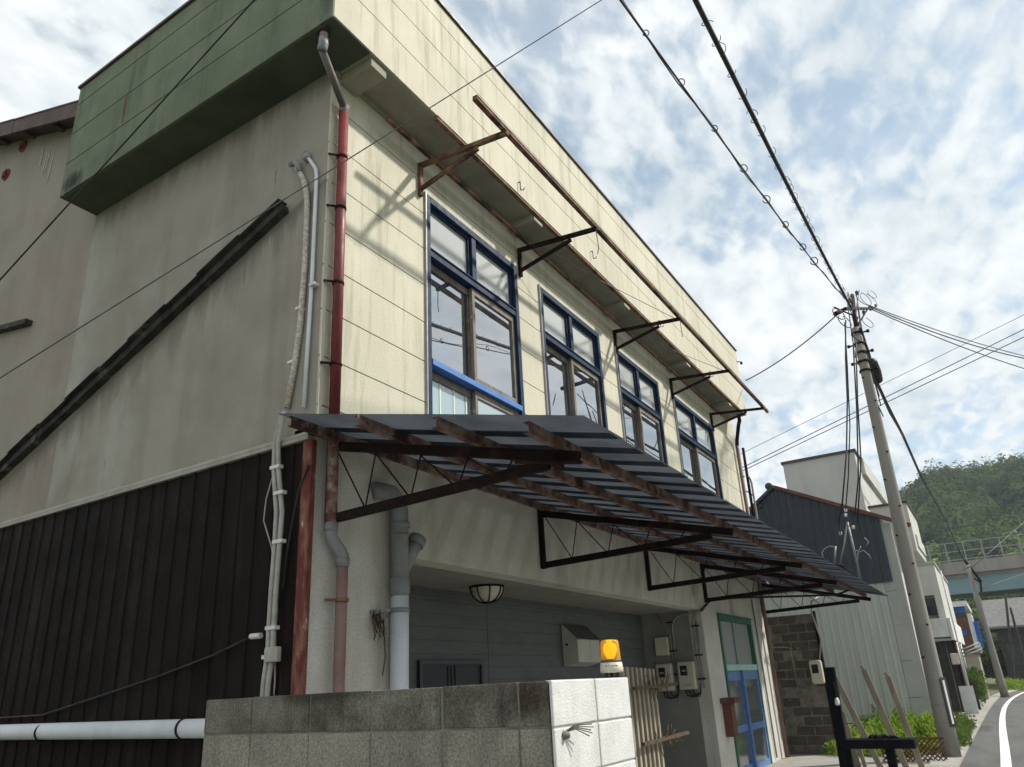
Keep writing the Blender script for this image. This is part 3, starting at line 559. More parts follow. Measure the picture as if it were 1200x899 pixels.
# ================================================================== CANOPY
CN = thing('entrance_canopy', (0,0,3.1), 'long smoked corrugated canopy on rusty purlins and black trusses above the ground floor', 'canopy')
zp = lambda y: 3.815 + .245*y      # top of the purlins
XL, XR = -.40, 14.15
TY = -2.27
tx = (.17, 3.674, 6.999, 9.73, 13.80)
for i, x in enumerate(tx):
    post = MB(); post.box(x-.028,x+.028,-.058,-.003,3.02,zp(0)-.07)
    T = post.build('truss', rustd, CN, bevel=.002)
    tz = lambda y: zp(y)-.135
    q = MB(); q.channel((x,-.06,tz(0)),(x,TY-.05,tz(TY)),.05,.075,.007); q.bar((x-.012,-.06,tz(0)),(x-.012,TY-.05,tz(TY)),.02,.062); q.build('top_chord', rustd, T)
    q = MB(); q.channel((x,-.06,3.06),(x,TY+.18,3.06+.06),.05,.07,.007); q.bar((x-.012,-.06,3.06),(x-.012,TY+.18,3.12),.02,.058); q.build('bottom_chord', rustd, T)
    q = MB(); yk = [-.10,-.42,-.52,-.88,-.98,-1.32,-1.42,-1.72,-1.80]
    for k in range(0, 8):
        za_ = tz(yk[k])-.03 if k % 2 == 0 else 3.09; zb_ = 3.09 if k % 2 == 0 else tz(yk[k+1])-.03
        q.tube([(x,yk[k],za_),(x,yk[k+1],zb_)], .0065, 6)
    q.build('lacing_rod', rustd, T)
    if i in (0,): q = MB(); q.bar((x-.25,TY+.30,zp(TY)-.155),(x+.02,TY-.06,zp(TY)-.17),.05,.012,up=(0,0,1)); q.bar((x-.1,TY+.12,3.13),(x+.06,TY+.12,3.02+.1),.05,.06); q.build('end_cleat', rustd, T)
for yy, e0 in ((-.10,-.36),(-.86,-.42),(-1.55,-.40),(-2.20,-.30)):
    q = MB(); q.channel((e0,yy,zp(yy)-.042),(XR+.25,yy,zp(yy)-.042),.042,.08,.005,side=-1); q.build('purlin', purl, CN)
# corrugated sheets lapped by one corrugation pair
SW, SP, cp = .575, .405, .0327
k = 0; x = XL
while x < XR-.1:
    b = MB(); lift = .006*(k % 2); nx = int(min(SW, XR+.02-x)/cp*4); NY = 6
    ys_ = np.linspace(.0-.01, -2.64, NY); vs = []
    jit = random.uniform(-.012,.012)
    for j, yy in enumerate(ys_):
        for i in range(nx+1):
            xx = x + i*cp/4; vs.append((xx, yy+(jit if j == NY-1 else 0), zp(yy)+.008+lift+.006*math.sin(2*math.pi*(xx-XL)/cp)+.003*math.sin(xx*3.1+yy*2)))
    b.add(vs, [(j*(nx+1)+i, j*(nx+1)+i+1, (j+1)*(nx+1)+i+1, (j+1)*(nx+1)+i) for j in range(NY-1) for i in range(nx)], True)
    b.build('corrugated_sheet', smoke, CN); x += SP; k += 1

# ================================================================== PIPES AND WIRING ON THE BUILDING
def pipe(name, pts, r, mat, parent=None, n=14): b = MB(); b.tube(pts, r, n); return b.build(name, mat, parent)
DP = thing('downpipe', (.1,-.1,0), 'red rainwater downpipe running down the building corner to a faded pink lower length', 'downpipe')
pt = at(1,-.36,384,58)
pipe('pipe_top', [(pt.x,-.30,7.64),(pt.x,-.30,7.50)], .040, pinkpipe, DP); q = MB(); q.lathe((pt.x,-.30,7.585), [(.04,0),(.058,.0),(.058,.05),(.04,.05)], 16); q.build('gutter_outlet', dark, DP)
pipe('elbow', [(pt.x,-.30,7.52),(pt.x,-.30,7.46),(pt.x+.005,-.285,7.43),(pt.x+.01,-.27,7.40)], .046, greypvc, DP)
pipe('offset_pipe', [(pt.x+.01,-.275,7.41),(.085,-.11,7.17)], .037, M('dull_mauve_pipe', (.15,.13,.13),(.11,.10,.10), rough=.6), DP)
pipe('elbow', [(.083,-.125,7.20),(.09,-.10,7.15),(.095,-.095,7.09)], .045, MATS['dull_mauve_pipe'], DP)
pipe('red_length', [(.095,-.095,7.13),(.12,-.095,3.9)], .048, redp, DP)
pipe('faded_length', [(.12,-.095,3.9),(.135,-.09,2.98)], .047, M('peeling_red_pipe', (.16,.06,.05),(.30,.25,.22), scale=9, lo=.45, hi=.6, rough=.7, bump=.5), DP)
pipe('grey_elbow', [(.135,-.09,3.02),(.135,-.09,2.93),(.15,-.09,2.885),(.25,-.09,2.80),(.275,-.09,2.76),(.275,-.09,2.68)], .052, greypvc, DP)
for zj in (2.98,2.73): q = MB(); q.lathe((.135 if zj > 2.9 else .275,-.09,zj-.03), [(.05,0),(.057,.0),(.057,.05),(.05,.05)], 16); q.build('pipe_collar', greypvc, DP)
pipe('lower_length', [(.275,-.09,2.70),(.275,-.09,.03)], .046, pinkpipe, DP)
for xz in ((.098,6.58),(.103,6.0),(.108,5.2),(.115,4.4),(.275,2.42),(.275,1.2)):
    q = MB(); q.lathe((xz[0],-.095,xz[1]-.014), [(.048,0),(.054,.0),(.054,.028),(.048,.028)], 16); q.bar((xz[0]-.05,-.09,xz[1]),(xz[0]-.12,-.03,xz[1]+.0),.008,.022); q.build('pipe_clamp', rustd if xz[0] < .2 else rust, DP)

DE = thing('downpipe', (13.7,-.1,0), 'dull brown rainwater pipe at the far end of the cream facade', 'downpipe')
pipe('pipe_top', [(13.15,-.35,7.64),(13.15,-.35,7.48),(13.2,-.3,7.40),(13.5,-.13,7.12),(13.55,-.10,7.0)], .045, rustd, DE)
pipe('pipe_length', [(13.55,-.10,7.02),(13.6,-.10,.05)], .045, M('brown_pipe', (.19,.13,.10),(.14,.09,.07), scale=6, rough=.6), DE)
for z_ in (6.2,5.2,4.4): q = MB(); q.lathe((13.57,-.10,z_), [(.046,0),(.055,0),(.055,.03),(.046,.03)], 12); q.build('pipe_clamp', rustd, DE)
SP2 = thing('service_riser', (13.9,-.2,0), 'thin rusty and grey service pipes rising past the far end of the facade', 'pipe')
pipe('riser', [(14.02,-.12,7.05),(14.0,-.12,6.6),(13.95,-.12,3.9)], .035, rustd, SP2, 8); pipe('riser', [(14.22,-.12,6.35),(14.32,-.12,6.2),(14.30,-.12,5.4),(14.2,-.12,3.9)], .025, galv, SP2, 8)
for z_ in (5.9,5.0): q = MB(); q.bar((13.75,-.1,z_),(14.35,-.1,z_),.02,.02); q.build('riser_bracket', rustd, SP2)
VP = thing('vent_stack', (.95,-.09,0), 'thick pale plastic vent stack with grey Y-branch beside the porch', 'pipe')
vx, vy = .975, -.095
pipe('white_length', [(vx,vy,2.56),(vx,vy,.03)], .079, whitepvc, VP, 20)
pipe('grey_length', [(vx,vy,2.5),(vx-.01,vy,3.26),(vx-.03,vy+.01,3.34),(vx-.10,vy+.03,3.41),(vx-.2,vy+.08,3.42),(vx-.26,.02,3.40)], .080, greypvc, VP, 20)
pipe('y_branch', [(vx+.02,vy,2.72),(vx+.13,vy-.02,2.90),(vx+.19,vy-.03,3.0)], [.066,.068,.07], greypvc, VP, 18)
q = MB(); q.lathe((vx+.17,vy-.03,2.965), [(.07,0),(.083,0),(.083,.08),(.0,.08)], 18, axis=(.5,-.05,.85)); q.build('branch_cap', greypvc, VP)
for zj, hj in ((2.52,.13),(3.10,.05),(3.02,.02)): q = MB(); q.lathe((vx,vy,zj), [(.080,0),(.089,.005),(.089,hj),(.080,hj+.005)], 20); q.build('pipe_collar', greypvc, VP)
q = MB(); q.lathe((vx,vy,2.36), [(.080,0),(.087,.0),(.087,.04),(.080,.04)], 20); q.bar((vx-.1,vy+.02,2.38),(vx-.27,.0,2.36),.012,.03); q.build('stack_clamp', greypvc, VP)
q = MB()
for k in range(46):
    a_ = Vector((vx-.22+random.uniform(-.05,.05), -.03, 2.34)); q.tube([a_, a_+Vector((random.uniform(-.05,.05),random.uniform(-.05,0),random.uniform(-.16,.05))), a_+Vector((random.uniform(-.08,.08),random.uniform(-.05,0),random.uniform(-.26,.04)))], .0022, 4)
q.tube([(vx-.15,-.04,2.3),(vx-.13,-.05,2.0),(vx-.15,-.04,1.85)], .006, 5)
tag(q.build('dead_vine', twigm), 'dark dead vine tuft caught on the vent stack clamp', 'dead plant')

def side(px, py, off=.03): v = at(0,-off,px,py); return v
CD = thing('conduit_pair', tuple(side(355,300)), 'two pale conduits running down the stucco gable near the corner', 'conduit')
p1 = [side(*p) for p in ((348,196),(352,203),(356,212),(359,225),(360,240),(358,300),(352,380),(345,430),(336,478))]
pipe('wrapped_conduit', p1[:5]+p1[5:], .027, tapem, CD)
q = MB(); q.tube([side(341,193,-.01), side(345,189,.06), side(349,194,.05), side(352,203,.03)], .028, 10); q.build('entry_bend', greypvc, CD)
p2 = [side(*p) for p in ((362,186),(366,192),(370,198),(371,206),(370,230),(366,320),(361,400),(356,478))]
pipe('metal_conduit', p2, .018, whitepvc, CD); q = MB(); c = side(361,185,.01); q.lathe(c, [(.0,.05),(.045,.05),(.05,.0)], 14, axis=(-1,0,0)); q.build('entry_cap', galv, CD)
for px, py in ((352,362),(343,425),(368,334)):
    q = MB(); c = side(px,py,.03); q.box(c.x-.03,c.x+.03,c.y-.035,c.y+.035,c.z-.012,c.z+.012); q.build('saddle_clip', whiter, CD)
FD = thing('flexible_duct_pair', tuple(side(322,600)), 'dusty flexible ducts strapped together down the dark ribbed cladding', 'duct')
for k, dxp in enumerate((0, 5.5)):
    pts = [side(*p, .10) for p in ((333+dxp*.3,482),(327+dxp*.5,497),(322+dxp*.7,520),(321+dxp,550),(324+dxp*1.2,600),(322+dxp,640),(318+dxp,690),(315+dxp,740),(314+dxp,765),(309+dxp,800),(304+dxp,860))]
    P = [pts[0]]
    for a_, b_ in zip(pts, pts[1:]): P += [a_.lerp(b_, .5), b_]
    pipe('duct', P, .020, dutyp, FD)
for py, px in ((548,323),(578,327),(635,326),(736,318),(770,314)):
    q = MB(); c = side(px,py,.10); q.box(c.x-.024,c.x+.024,c.y-.065,c.y+.045,c.z-.014,c.z+.014); q.build('strap', whiter, FD)
q = MB(); c = side(320,768,.11); q.box(c.x-.03,c.x+.02,c.y-.07,c.y+.07,c.z-.05,c.z+.06); q.build('joint_box', dutyp, FD, bevel=.01)
q = MB(); P = [side(*p, .07) for p in ((325,540),(312,585),(309,610),(318,640),(324,680),(325,715),(323,740),(322,800),(321,815))]; q.tube(P, .006, 6); tag(q.build('thin_cable', dutyp), 'thin grey cable hanging beside the strapped ducts on the dark cladding', 'cable')
q = MB(); P = [side(*p, .07) for p in ((362,545),(350,575),(343,610),(336,650),(332,690))]; q.tube(P, .009, 6); tag(q.build('black_cable', cablem), 'black cable looping from under the canopy down the dark cladding', 'cable')
q = MB(); P = [side(*p, .07) for p in ((293,747),(250,768),(180,795),(120,815),(50,838),(-10,842))]; q.tube(P, .009, 6); tag(q.build('drooping_cable', cablem), 'black cable drooping across the dark ribbed cladding to a white connector', 'cable')
q = MB(); c0, c1 = side(294,746,.08), side(306,745,.08); q.tube([c0,c1], .022, 8); tag(q.build('cable_connector', whiter), 'small white connector on the dark cladding beside the ducts', 'connector')
HP = thing('drain_pipe', (-.11,1.1,1.53), 'long pale horizontal pipe clipped low across the dark cladding', 'pipe')
pipe('pipe_length', [(-.12,.75,1.525),(-.12,9,1.56)], .071, whitepvc, HP, 20)
for yy in (1.18,3.25,5.6): q = MB(); q.lathe((-.12,yy-.012,1.527), [(.072,0),(.078,.0),(.078,.024),(.072,.024)], 18, axis=(0,1,0)); q.bar((-.10,yy,1.61),(-.02,yy,1.61),.02,.008); q.bar((-.12,yy-.1,1.44),(-.12,yy,1.43),.02,.01); q.build('pipe_clip', rustd, HP)

# porch fittings
LM = thing('ceiling_lamp', (3.46,.63,2.88), 'half-bowl lamp with dark ribs under the porch ceiling', 'lamp')
lc = Vector((3.47,.66,2.872)); q = MB(); q.lathe(lc-Vector((0,0,.02)), [(0,0),(.20,0),(.215,.01),(.215,.022),(0,.022)], 24); q.build('lamp_ring', rustd, LM)
prof = [(.195*math.cos(t_), -.02-.17*math.sin(t_)) for t_ in np.linspace(0, math.pi/2, 8)]
q = MB(); q.lathe(lc, prof, 24); q.build('lamp_bowl', M('lamp_glass', (.55,.52,.42), rough=.35, spec=.5), LM)
q = MB()
for k in range(8):
    a_ = 2*math.pi*k/8; q.tube([lc+Vector((r_*1.04*math.cos(a_), r_*1.04*math.sin(a_), z_*1.04)) for r_, z_ in prof], .008, 5)
q.lathe(lc+Vector((0,0,-.20)), [(.0,0),(.05,.0),(.06,.012),(0,.02)], 12); q.build('lamp_rib', rustd, LM)

def pb_(v): return (v.x, v.z)
a_ = at(1,PY-.02,665,729); b_ = at(1,PY-.02,697,783)
MBX = thing('hooded_wall_box', (6.6,PY,2.0), 'pale metal wall box with a sloping hood on the porch back wall', 'box')
q = MB(); x0_, x1_, z0_, z1_ = 6.20, 6.95, 2.0, 2.58
q.prism([(x0_,PY-.01,z0_-.03),(x0_,PY-.01,z1_),(x0_,PY-.05,z1_),(x0_,PY-.27,z1_-.22),(x0_,PY-.27,z0_+.02),(x0_,PY-.05,z0_-.03)], (x1_-x0_,0,0)); q.build('box_body', boxg, MBX, bevel=.006)
q = MB(); q.prism([(x0_-.012,PY-.045,z1_+.006),(x0_-.012,PY-.285,z1_-.224),(x0_-.012,PY-.285,z1_-.234),(x0_-.012,PY-.045,z1_-.008)], (x1_-x0_+.024,0,0)); q.build('hood', M('grimy_hood', (.10,.10,.085),(.05,.05,.042), scale=14, rough=.8), MBX)
q = MB(); q.lathe((x0_+.0,PY-.09,2.28), [(.0,.02),(.018,.02),(.02,0)], 10, axis=(-1,0,0)); q.build('lock', blackp, MBX)
WX = PX1-.001
def meter(cy, cz, w, h, name, label):
    m_ = thing(name, (WX,cy,cz), label, 'meter', 'electricity meters')
    q = MB(); q.box(WX-.12,WX-.002,cy-w/2,cy+w/2,cz-h/2,cz+h/2); q.build('meter_case', boxm, m_, bevel=.025)
    q = MB(); q.box(WX-.128,WX-.115,cy-w*.1,cy+w*.32,cz-h*.0,cz+h*.36); q.build('meter_window', blackp, m_, bevel=.006)
    q = MB(); q.box(WX-.1295,WX-.12,cy-w*.2,cy+w*.1,cz-h*.36,cz-h*.31); q.box(WX-.131,WX-.128,cy+.0,cy+w*.22,cz+h*.14,cz+h*.2); q.build('meter_plate', silver, m_)
    q = MB()
    for s in (-1,0,1): q.tube([(WX-.06,cy+.06*s,cz-h/2),(WX-.06,cy+.06*s-.02,cz-h/2-.08-.02*s),(WX-.05,cy+.06*s-.12,cz-h/2-.12),(WX-.04,cy-.2,cz-h/2-.05),(WX-.03,cy-.21,cz-h/2+.1)], .013, 6)
    q.build('meter_lead', cablem, m_)
meter(.79,1.755,.31,.47,'electricity_meter','left beige electricity meter, below the small junction box')
meter(.38,1.77,.31,.47,'electricity_meter','right beige electricity meter, nearer the street edge of the porch wall')
JB = thing('junction_box', (WX,.78,2.3), 'small plain beige junction box above the left meter', 'junction box')
q = MB(); q.box(WX-.10,WX-.002,.66,.91,2.13,2.45); q.build('box_body', boxm, JB, bevel=.012)
q = MB(); q.box(WX-.106,WX-.1,.67,.90,2.14,2.44); q.build('box_lid', boxm, JB, bevel=.006)
PCn = thing('meter_conduit_run', (WX,.5,2.5), 'grey conduits bending down the porch side wall to the two meters', 'conduit')
pipe('conduit', [(WX-.04,.57,1.9),(WX-.04,.56,2.62),(WX-.04,.53,2.72),(WX-.04,.45,2.79),(WX-.04,.25,2.82),(WX-.04,-.03,2.84),(WX+.0,-.08,2.90)], .017, galv, PCn, 8)
pipe('conduit', [(WX-.04,.62,2.0),(WX-.04,.62,2.45),(WX-.04,.72,2.68),(WX-.04,.82,2.86)], .014, galv, PCn, 8)
pipe('conduit', [(WX-.04,.16,1.55),(WX-.04,.16,2.66),(WX-.04,.12,2.78),(WX-.04,.03,2.83),(WX+.02,-.05,2.88)], .016, galv, PCn, 8)
pipe('conduit', [(WX-.04,.10,1.55),(WX-.04,.10,2.70)], .013, galv, PCn, 8)
for z_ in (1.7,2.1,2.6): q = MB(); q.box(WX-.06,WX-.02,.06,.20,z_-.012,z_+.012); q.box(WX-.06,WX-.02,.53,.66,z_+.10-.012,z_+.112); q.build('saddle_clip', rustd, PCn)
FB = MB(); FB.box(9.12,9.30,-.10,-.003,3.10,3.26); tag(FB.build('junction_box', boxm, bevel=.01, loc=(9.2,0,3.1)), 'tiny beige box on the beam under the fourth canopy truss', 'junction box')
q = MB(); q.tube([(9.35,-.04,2.86),(9.5,-.05,2.93),(9.8,-.07,3.05),(10.2,-.10,3.12),(13.4,-1.7,3.25),(13.9,-2.2,3.45)], .022, 8); tag(q.build('service_cable', cablem), 'thick black service cable running under the canopy towards the street mast', 'cable')
q = MB(); q.tube([(12.95,-.03,3.3),(12.98,-.03,2.0),(13.0,-.03,.1)], .018, 8); tag(q.build('thin_conduit', galv), 'thin grey conduit down the wall to the right of the green and blue door', 'conduit')
PBX = thing('post_box', (9.95,-.05,.9), 'red-brown wooden post box left of the green and blue door', 'post box')
q = MB(); q.box(9.90,10.12,-.16,-.003,.72,1.27); q.build('box_body', redbox, PBX, bevel=.004)
q = MB(); q.box(9.80,10.24,-.26,-.003,1.272,1.36); q.build('box_top', redbox, PBX, bevel=.004)

# folded accordion gate and dry growth in front of the porch
GT = thing('folded_gate', (4.2,-1.0,0), 'faded slatted folding gate stacked behind the white block wall', 'gate')
q = MB()
for k in range(14):
    xx = 3.46 + .060*k; q.box(xx, xx+.046, -1.02-.025*(k % 2), -.97, .05, 1.86-.002*k)
q.build('gate_slats', gatem, GT, bevel=.003)
for z_, x0_, x1_ in ((1.64,3.5,4.75),(1.10,3.6,4.95)):
    q = MB(); q.bar((x0_,-1.11,z_),(x1_,-1.11,z_+.02),.035,.035)
    for k in range(26):
        a_ = Vector((random.uniform(x0_+.3,x1_-.3),-1.11,z_)); q.tube([a_, a_+Vector((random.uniform(-.10,.10),random.uniform(-.05,.02),random.uniform(-.16,.16)))], .005, 4)
    q.build('cross_rod', twigm, GT)

# ================================================================== BLOCK WALL
BWx, BWy, BWt = -1.06, -2.693, 1.73
BW = thing('block_wall', (BWx,BWy,0), 'grey stained concrete block wall with a white painted street end in the foreground', 'wall')
courses = [(BWt-.2*(k+1), BWt-.2*k) for k in range(9)]
yj = [-2.676,-2.51,-2.08,-1.63,-1.19,-.73,-.315]
g1, g2 = MB(), MB()
for ci, (z0, z1) in enumerate(courses):
    if z1 < 0: break
    for a_, b_ in zip(yj, yj[1:]):
        (g2 if ci == 0 else g1).box(BWx+.001+random.uniform(0,.004), BWx+.105, a_+random.uniform(.003,.007), b_-random.uniform(.003,.006), max(z0+random.uniform(.004,.009),0), z1-.004 if ci else z1-.004-random.uniform(0,.003))
g1.build('grey_blocks', blockm, BW, bevel=.006); g2.build('top_course', blocktop, BW, bevel=.006)
q = MB(); q.box(BWx+.009, BWx+.098, -2.67,-.319, 0, BWt-.009); q.build('mortar_joints', mortar, BW)
q = MB(); q.box(BWx+.001, BWx+.105, -2.676+.0,-.315,-.3,.0); 
xj = [BWx, -.625, -.222]
w1_ = MB()
for ci, (z0, z1) in enumerate(courses):
    if z1 < 0: break
    for a_, b_ in zip(xj, xj[1:]):
        w1_.box(a_+(.0035 if a_ > BWx else 0), b_-(.0035 if b_ < -.3 else 0), BWy, BWy+.10 if a_ > BWx else BWy+.016, max(z0+.004,0), z1-.003)
        if a_ == BWx: w1_.box(a_+.108, b_-.004, BWy+.016, BWy+.10, max(z0+.004,0), z1-.003)
w1_.build('white_blocks', whitep, BW, bevel=.007)
q = MB(); q.box(BWx+.11, -.23, BWy+.006, BWy+.09, 0, BWt-.008); q.box(BWx+.004, BWx+.11, BWy+.006, BWy+.0155, 0, BWt-.008); q.build('white_joints', whitej, BW)
q = MB(); c = at(1,BWy-.0,662,858)
for k in range(6): q.tube([c+Vector((0,-.0,0)), c+Vector((.03,-.04,.01))+Vector((.0,0,.004*k)), c+Vector((.10+.008*k,-.07-.01*(k%2),.0+.012*(k-2)))], .0028, 5)
q.lathe(c+Vector((-.012,0,-.012)), [(.0,.03),(.013,.025),(.02,0)], 8, axis=(.3,-1,0)); q.build('wire_stub', M('frayed_wire', (.16,.145,.12), rough=.7), BW)

# ================================================================== BEACON
bc = Vector((-.262,-2.62,BWt)); BC = thing('warning_beacon', tuple(bc), 'amber warning beacon standing on the white end of the block wall', 'beacon')
s = .92
q = MB()
for k in range(3):
    a_ = 2*math.pi*k/3+.5; q.lathe(bc+Vector((.036*math.cos(a_),.036*math.sin(a_),0)), [(.0,0),(.009,0),(.009,.026),(.0,.026)], 8)
q.build('foot', blackp, BC)
q = MB(); q.lathe(bc+Vector((0,0,.024)), [(0,0),(.060,.0),(.062,.012),(.0585,.052),(0,.052)], 28); q.build('base', boxm, BC)
q = MB(); q.lathe(bc+Vector((0,0,.076)), [(0,0),(.056,0),(.056,.014),(.0,.014)], 28); q.build('dark_ring', M('grey_ring', (.08,.08,.075), rough=.5), BC)
d3 = (Vector(CAM)-bc); d3.z = 0; d3.normalize(); rt = Vector((-d3.y, d3.x, 0)).normalized()
q = MB()
for zz_, w_, mt_ in ((.038,.030,0),(.058,.036,0)):
    for k in range(-5,6):
        th = k*.11; dd = d3*math.cos(th)+rt*math.sin(th); p_ = bc+dd*.0607; 
        if random.random() < .9: q.bar(p_+Vector((0,0,zz_-.002)), p_+Vector((0,0,zz_+.003)), .0035, .0015, up=tuple(dd))
q.build('printed_text', M('print_ink', (.09,.08,.07), rough=.6), BC)
am = bpy.data.materials.new('amber_lens'); am.use_nodes = True; b_ = am.node_tree.nodes['Principled BSDF']; b_.inputs['Base Color'].default_value = (1.,.66,.08,1); b_.inputs['Roughness'].default_value = .12; b_.inputs['Transmission Weight'].default_value = .75; b_.inputs['IOR'].default_value = 1.2; b_.inputs['Specular IOR Level'].default_value = .5
am.node_tree.nodes['Material Output']
q = MB(); q.lathe(bc+Vector((0,0,.09)), [(.054,0),(.0535,.02),(.050,.09),(.047,.098),(.040,.102),(0,.103)], 32); q.lathe(bc+Vector((0,0,.09)), [(.051,0),(.0505,.02),(.047,.088),(.040,.096),(0,.098)], 32); q.build('lens', am, BC)
bl_ = bpy.data.materials.new('lit_reflector'); bl_.use_nodes = True; b_ = bl_.node_tree.nodes['Principled BSDF']; b_.inputs['Base Color'].default_value = (1,.5,.05,1); b_.inputs['Emission Color'].default_value = (1,.66,.03,1); b_.inputs['Emission Strength'].default_value = 1.1
q = MB(); q.lathe(bc+Vector((0,0,.095)), [(.012,0),(.020,.02),(.026,.045),(.022,.07),(.008,.082),(0,.083)], 18); q.build('bulb', bl_, BC)

# ================================================================== BEHIND: rough block wall, meter, black post, stakes
NBx = 14.6
NW = thing('rough_block_wall', (NBx,0,0), 'dark weathered concrete block wall between the building and the pale green house', 'wall')
q = MB(); z = 0.; ci = 0
while z < 3.0:
    y = -.93; 
    y += -.0
    yy = .6 - (.2 if ci % 2 else 0)
    yy = 1.4
    off = .2*(ci % 2); yb = -.94
    edges = [yb]; e = yb+.4-off
    while e < 1.4: edges.append(e); e += .4
    edges.append(1.4)
    for a_, b_ in zip(edges, edges[1:]):
        rr = random.uniform(0,.02); q.box(NBx+rr, NBx+.15, a_+.012, b_-.012, z+.012, min(z+.2,3.02)-.010)
    z += .2; ci += 1
q.build('rough_blocks', oldblock, NW, bevel=.012)
q = MB(); q.box(NBx+.012,NBx+.14,-.93,1.39,0,3.0); q.build('mortar_joints', oldmort, NW)
MT = thing('street_meter', (NBx,-.79,1.7), 'rounded cream electricity meter on the dark rough block wall', 'meter')
c = at(0,NBx-.1,957,788)
q = MB(); q.box(NBx-.16,NBx-.001,c.y-.14,c.y+.13,c.z-.25,c.z+.26); q.build('meter_case', boxm, MT, bevel=.05)
q = MB(); q.box(NBx-.166,NBx-.158,c.y-.06,c.y+.08,c.z-.02,c.z+.17); q.build('meter_window', blackp, MT, bevel=.004)
WC = thing('wall_conduit', (NBx,-.9,2), 'grey conduit looping off the canopy and down the edge of the rough block wall', 'conduit')
yb = -.955
pipe('conduit', [at(1,-1.2,975,697), at(1,-1.1,958,700), at(1,-1.05,951,705), at(0,NBx-.05,951,718), at(0,NBx-.05,962,750), (NBx-.05,yb+.05,1.9)], .020, galv, WC, 8)
pipe('conduit', [(NBx-.04,1.3,2.35),(NBx-.04,-.2,2.30),(NBx-.04,-.32,2.27),(NBx-.04,-.34,1.4)], .012, galv, WC, 8)
q = MB(); q.box(NBx-.03,NBx+.10,-.99,-.945,.0,3.05); q.build('edge_batten', blackw, WC)

XP = 10.6
BP = thing('black_gate_post', (XP,-1.9,0), 'thick black post with a glass bulb lamp beside the rough block wall', 'post')
pt_ = at(0,XP,971,782); pb2 = at(0,XP,992,892)
q = MB(); q.bar((XP,pt_.y-.01,pt_.z),(XP,pb2.y+.03,.0),.15,.17,up=(0,1,0)); q.build('post_shaft', blackw, BP, bevel=.006)
q = MB(); c = at(0,XP-.1,975,806); q.bar(c+Vector((0,.0,.10)), c+Vector((0,-.01,-.05)), .12,.10,up=(0,1,0)); c = at(0,XP-.12,981,822); q.lathe(c+Vector((0,0,.06)), [(.02,0),(.02,.12),(.0,.12)], 10); q.build('lamp_holder', blackw, BP)
q = MB(); q.lathe(c+Vector((0,0,-.07)), [(0,0),(.035,.012),(.045,.045),(.038,.09),(.02,.13),(0,.135)], 16); q.build('glass_bulb', porc, BP)
q = MB(); c = at(0,XP-.1,990,848); q.bar(c, c+Vector((0,-.14,0)), .015,.015); q.build('pale_band', wirem, BP)
TR = thing('black_trestle', (XP,-2.4,0), 'black timber trestle with a flat top beside the black post', 'trestle')
ta, tb = at(0,XP,990,880), at(0,XP,1073,872)
q = MB(); q.box(XP-.12,XP+.30,tb.y,ta.y+.06,.47,.61); q.build('top_beam', blackw, TR, bevel=.006)
for yy in (ta.y-.02, at(0,XP,1046,895).y):
    q = MB(); q.box(XP-.05,XP+.10,yy-.065,yy+.065,0,.469); q.build('leg', blackw, TR, bevel=.004)
q = MB(); c = at(0,XP+.1,1032,866)
for k in range(9): q.tube([c+Vector((random.uniform(-.1,.1),.18-.045*k,0.02)), c+Vector((random.uniform(-.1,.1),.14-.045*k,.05+random.random()*.03)), c+Vector((0,.08-.045*k,.02))], .02, 6)
tag(q.build('cloth_bundle', darkw), 'dark crumpled bundle lying on the black trestle', 'bundle')
SX = 12.0
for i, ((x0_,y0_),(x1_,y1_),lab,w_) in enumerate((((977,792),(1018,872),'grey timber stake leaning most, from the black post across to the trestle',.10),((1012,785),(1050,872),'tall grey timber stake with a slanted top, between the other two leaning stakes',.10),((1040,793),(1070,872),'shorter grey timber stake nearest the utility pole',.095),((985,835),(1004,899),'wide grey upright plank low beside the black post',.16),((1004,868),(1014,899),'narrow grey plank under the trestle left of its middle leg',.07))):
    a_ = at(0,SX,x0_,y0_); b_ = at(0,SX,x1_,y1_); d = (b_-a_).normalized(); e = a_ + d*((0-a_.z)/d.z); q = MB(); q.bar(a_, e, w_, .03, up=(1,0,0))
    # bar width runs along y: slanted saw cut at the head
    q.bar(a_+d*.0, a_-d*.07+Vector((0,.025,0)), w_*.5, .03, up=(1,0,0))
    tag(q.build('timber_stake', woodg, loc=tuple(e)), lab, 'stake', 'grey timber stakes in the weeds')
LT = MB()
for k in range(26):
    x_ = 12.2+.0*k; y0_ = -3.0; 
for k in range(-3, 15):
    a_ = -2.02-.085*k
    for s_ in (1,-1):
        p_ = Vector((12.9+.012*s_, a_, .02)); e_ = Vector((12.9+.012*s_, a_-s_*.42, .44))
        # clip to the panel -3.2..-2.05
        for _ in range(2):
            pass
        t0, t1 = 0., 1.
        ya, yb_ = p_.y, e_.y
        lo_, hi_ = -3.15, -2.05
        def tt(v): return (v-ya)/(yb_-ya)
        tA, tB = sorted((tt(lo_), tt(hi_))); t0 = max(t0, tA); t1 = min(t1, tB)
        if t1-t0 > .05: LT.bar(p_.lerp(e_, t0), p_.lerp(e_, t1), .022, .008, up=(1,0,0))
LT.bar((12.9,-3.17,.45),(12.9,-2.03,.45),.03,.03,up=(1,0,0))
tag(LT.build('lattice_fence', latt, loc=(12.9,-2.6,0)), 'low red-brown diamond lattice fence at the foot of the utility pole', 'fence')

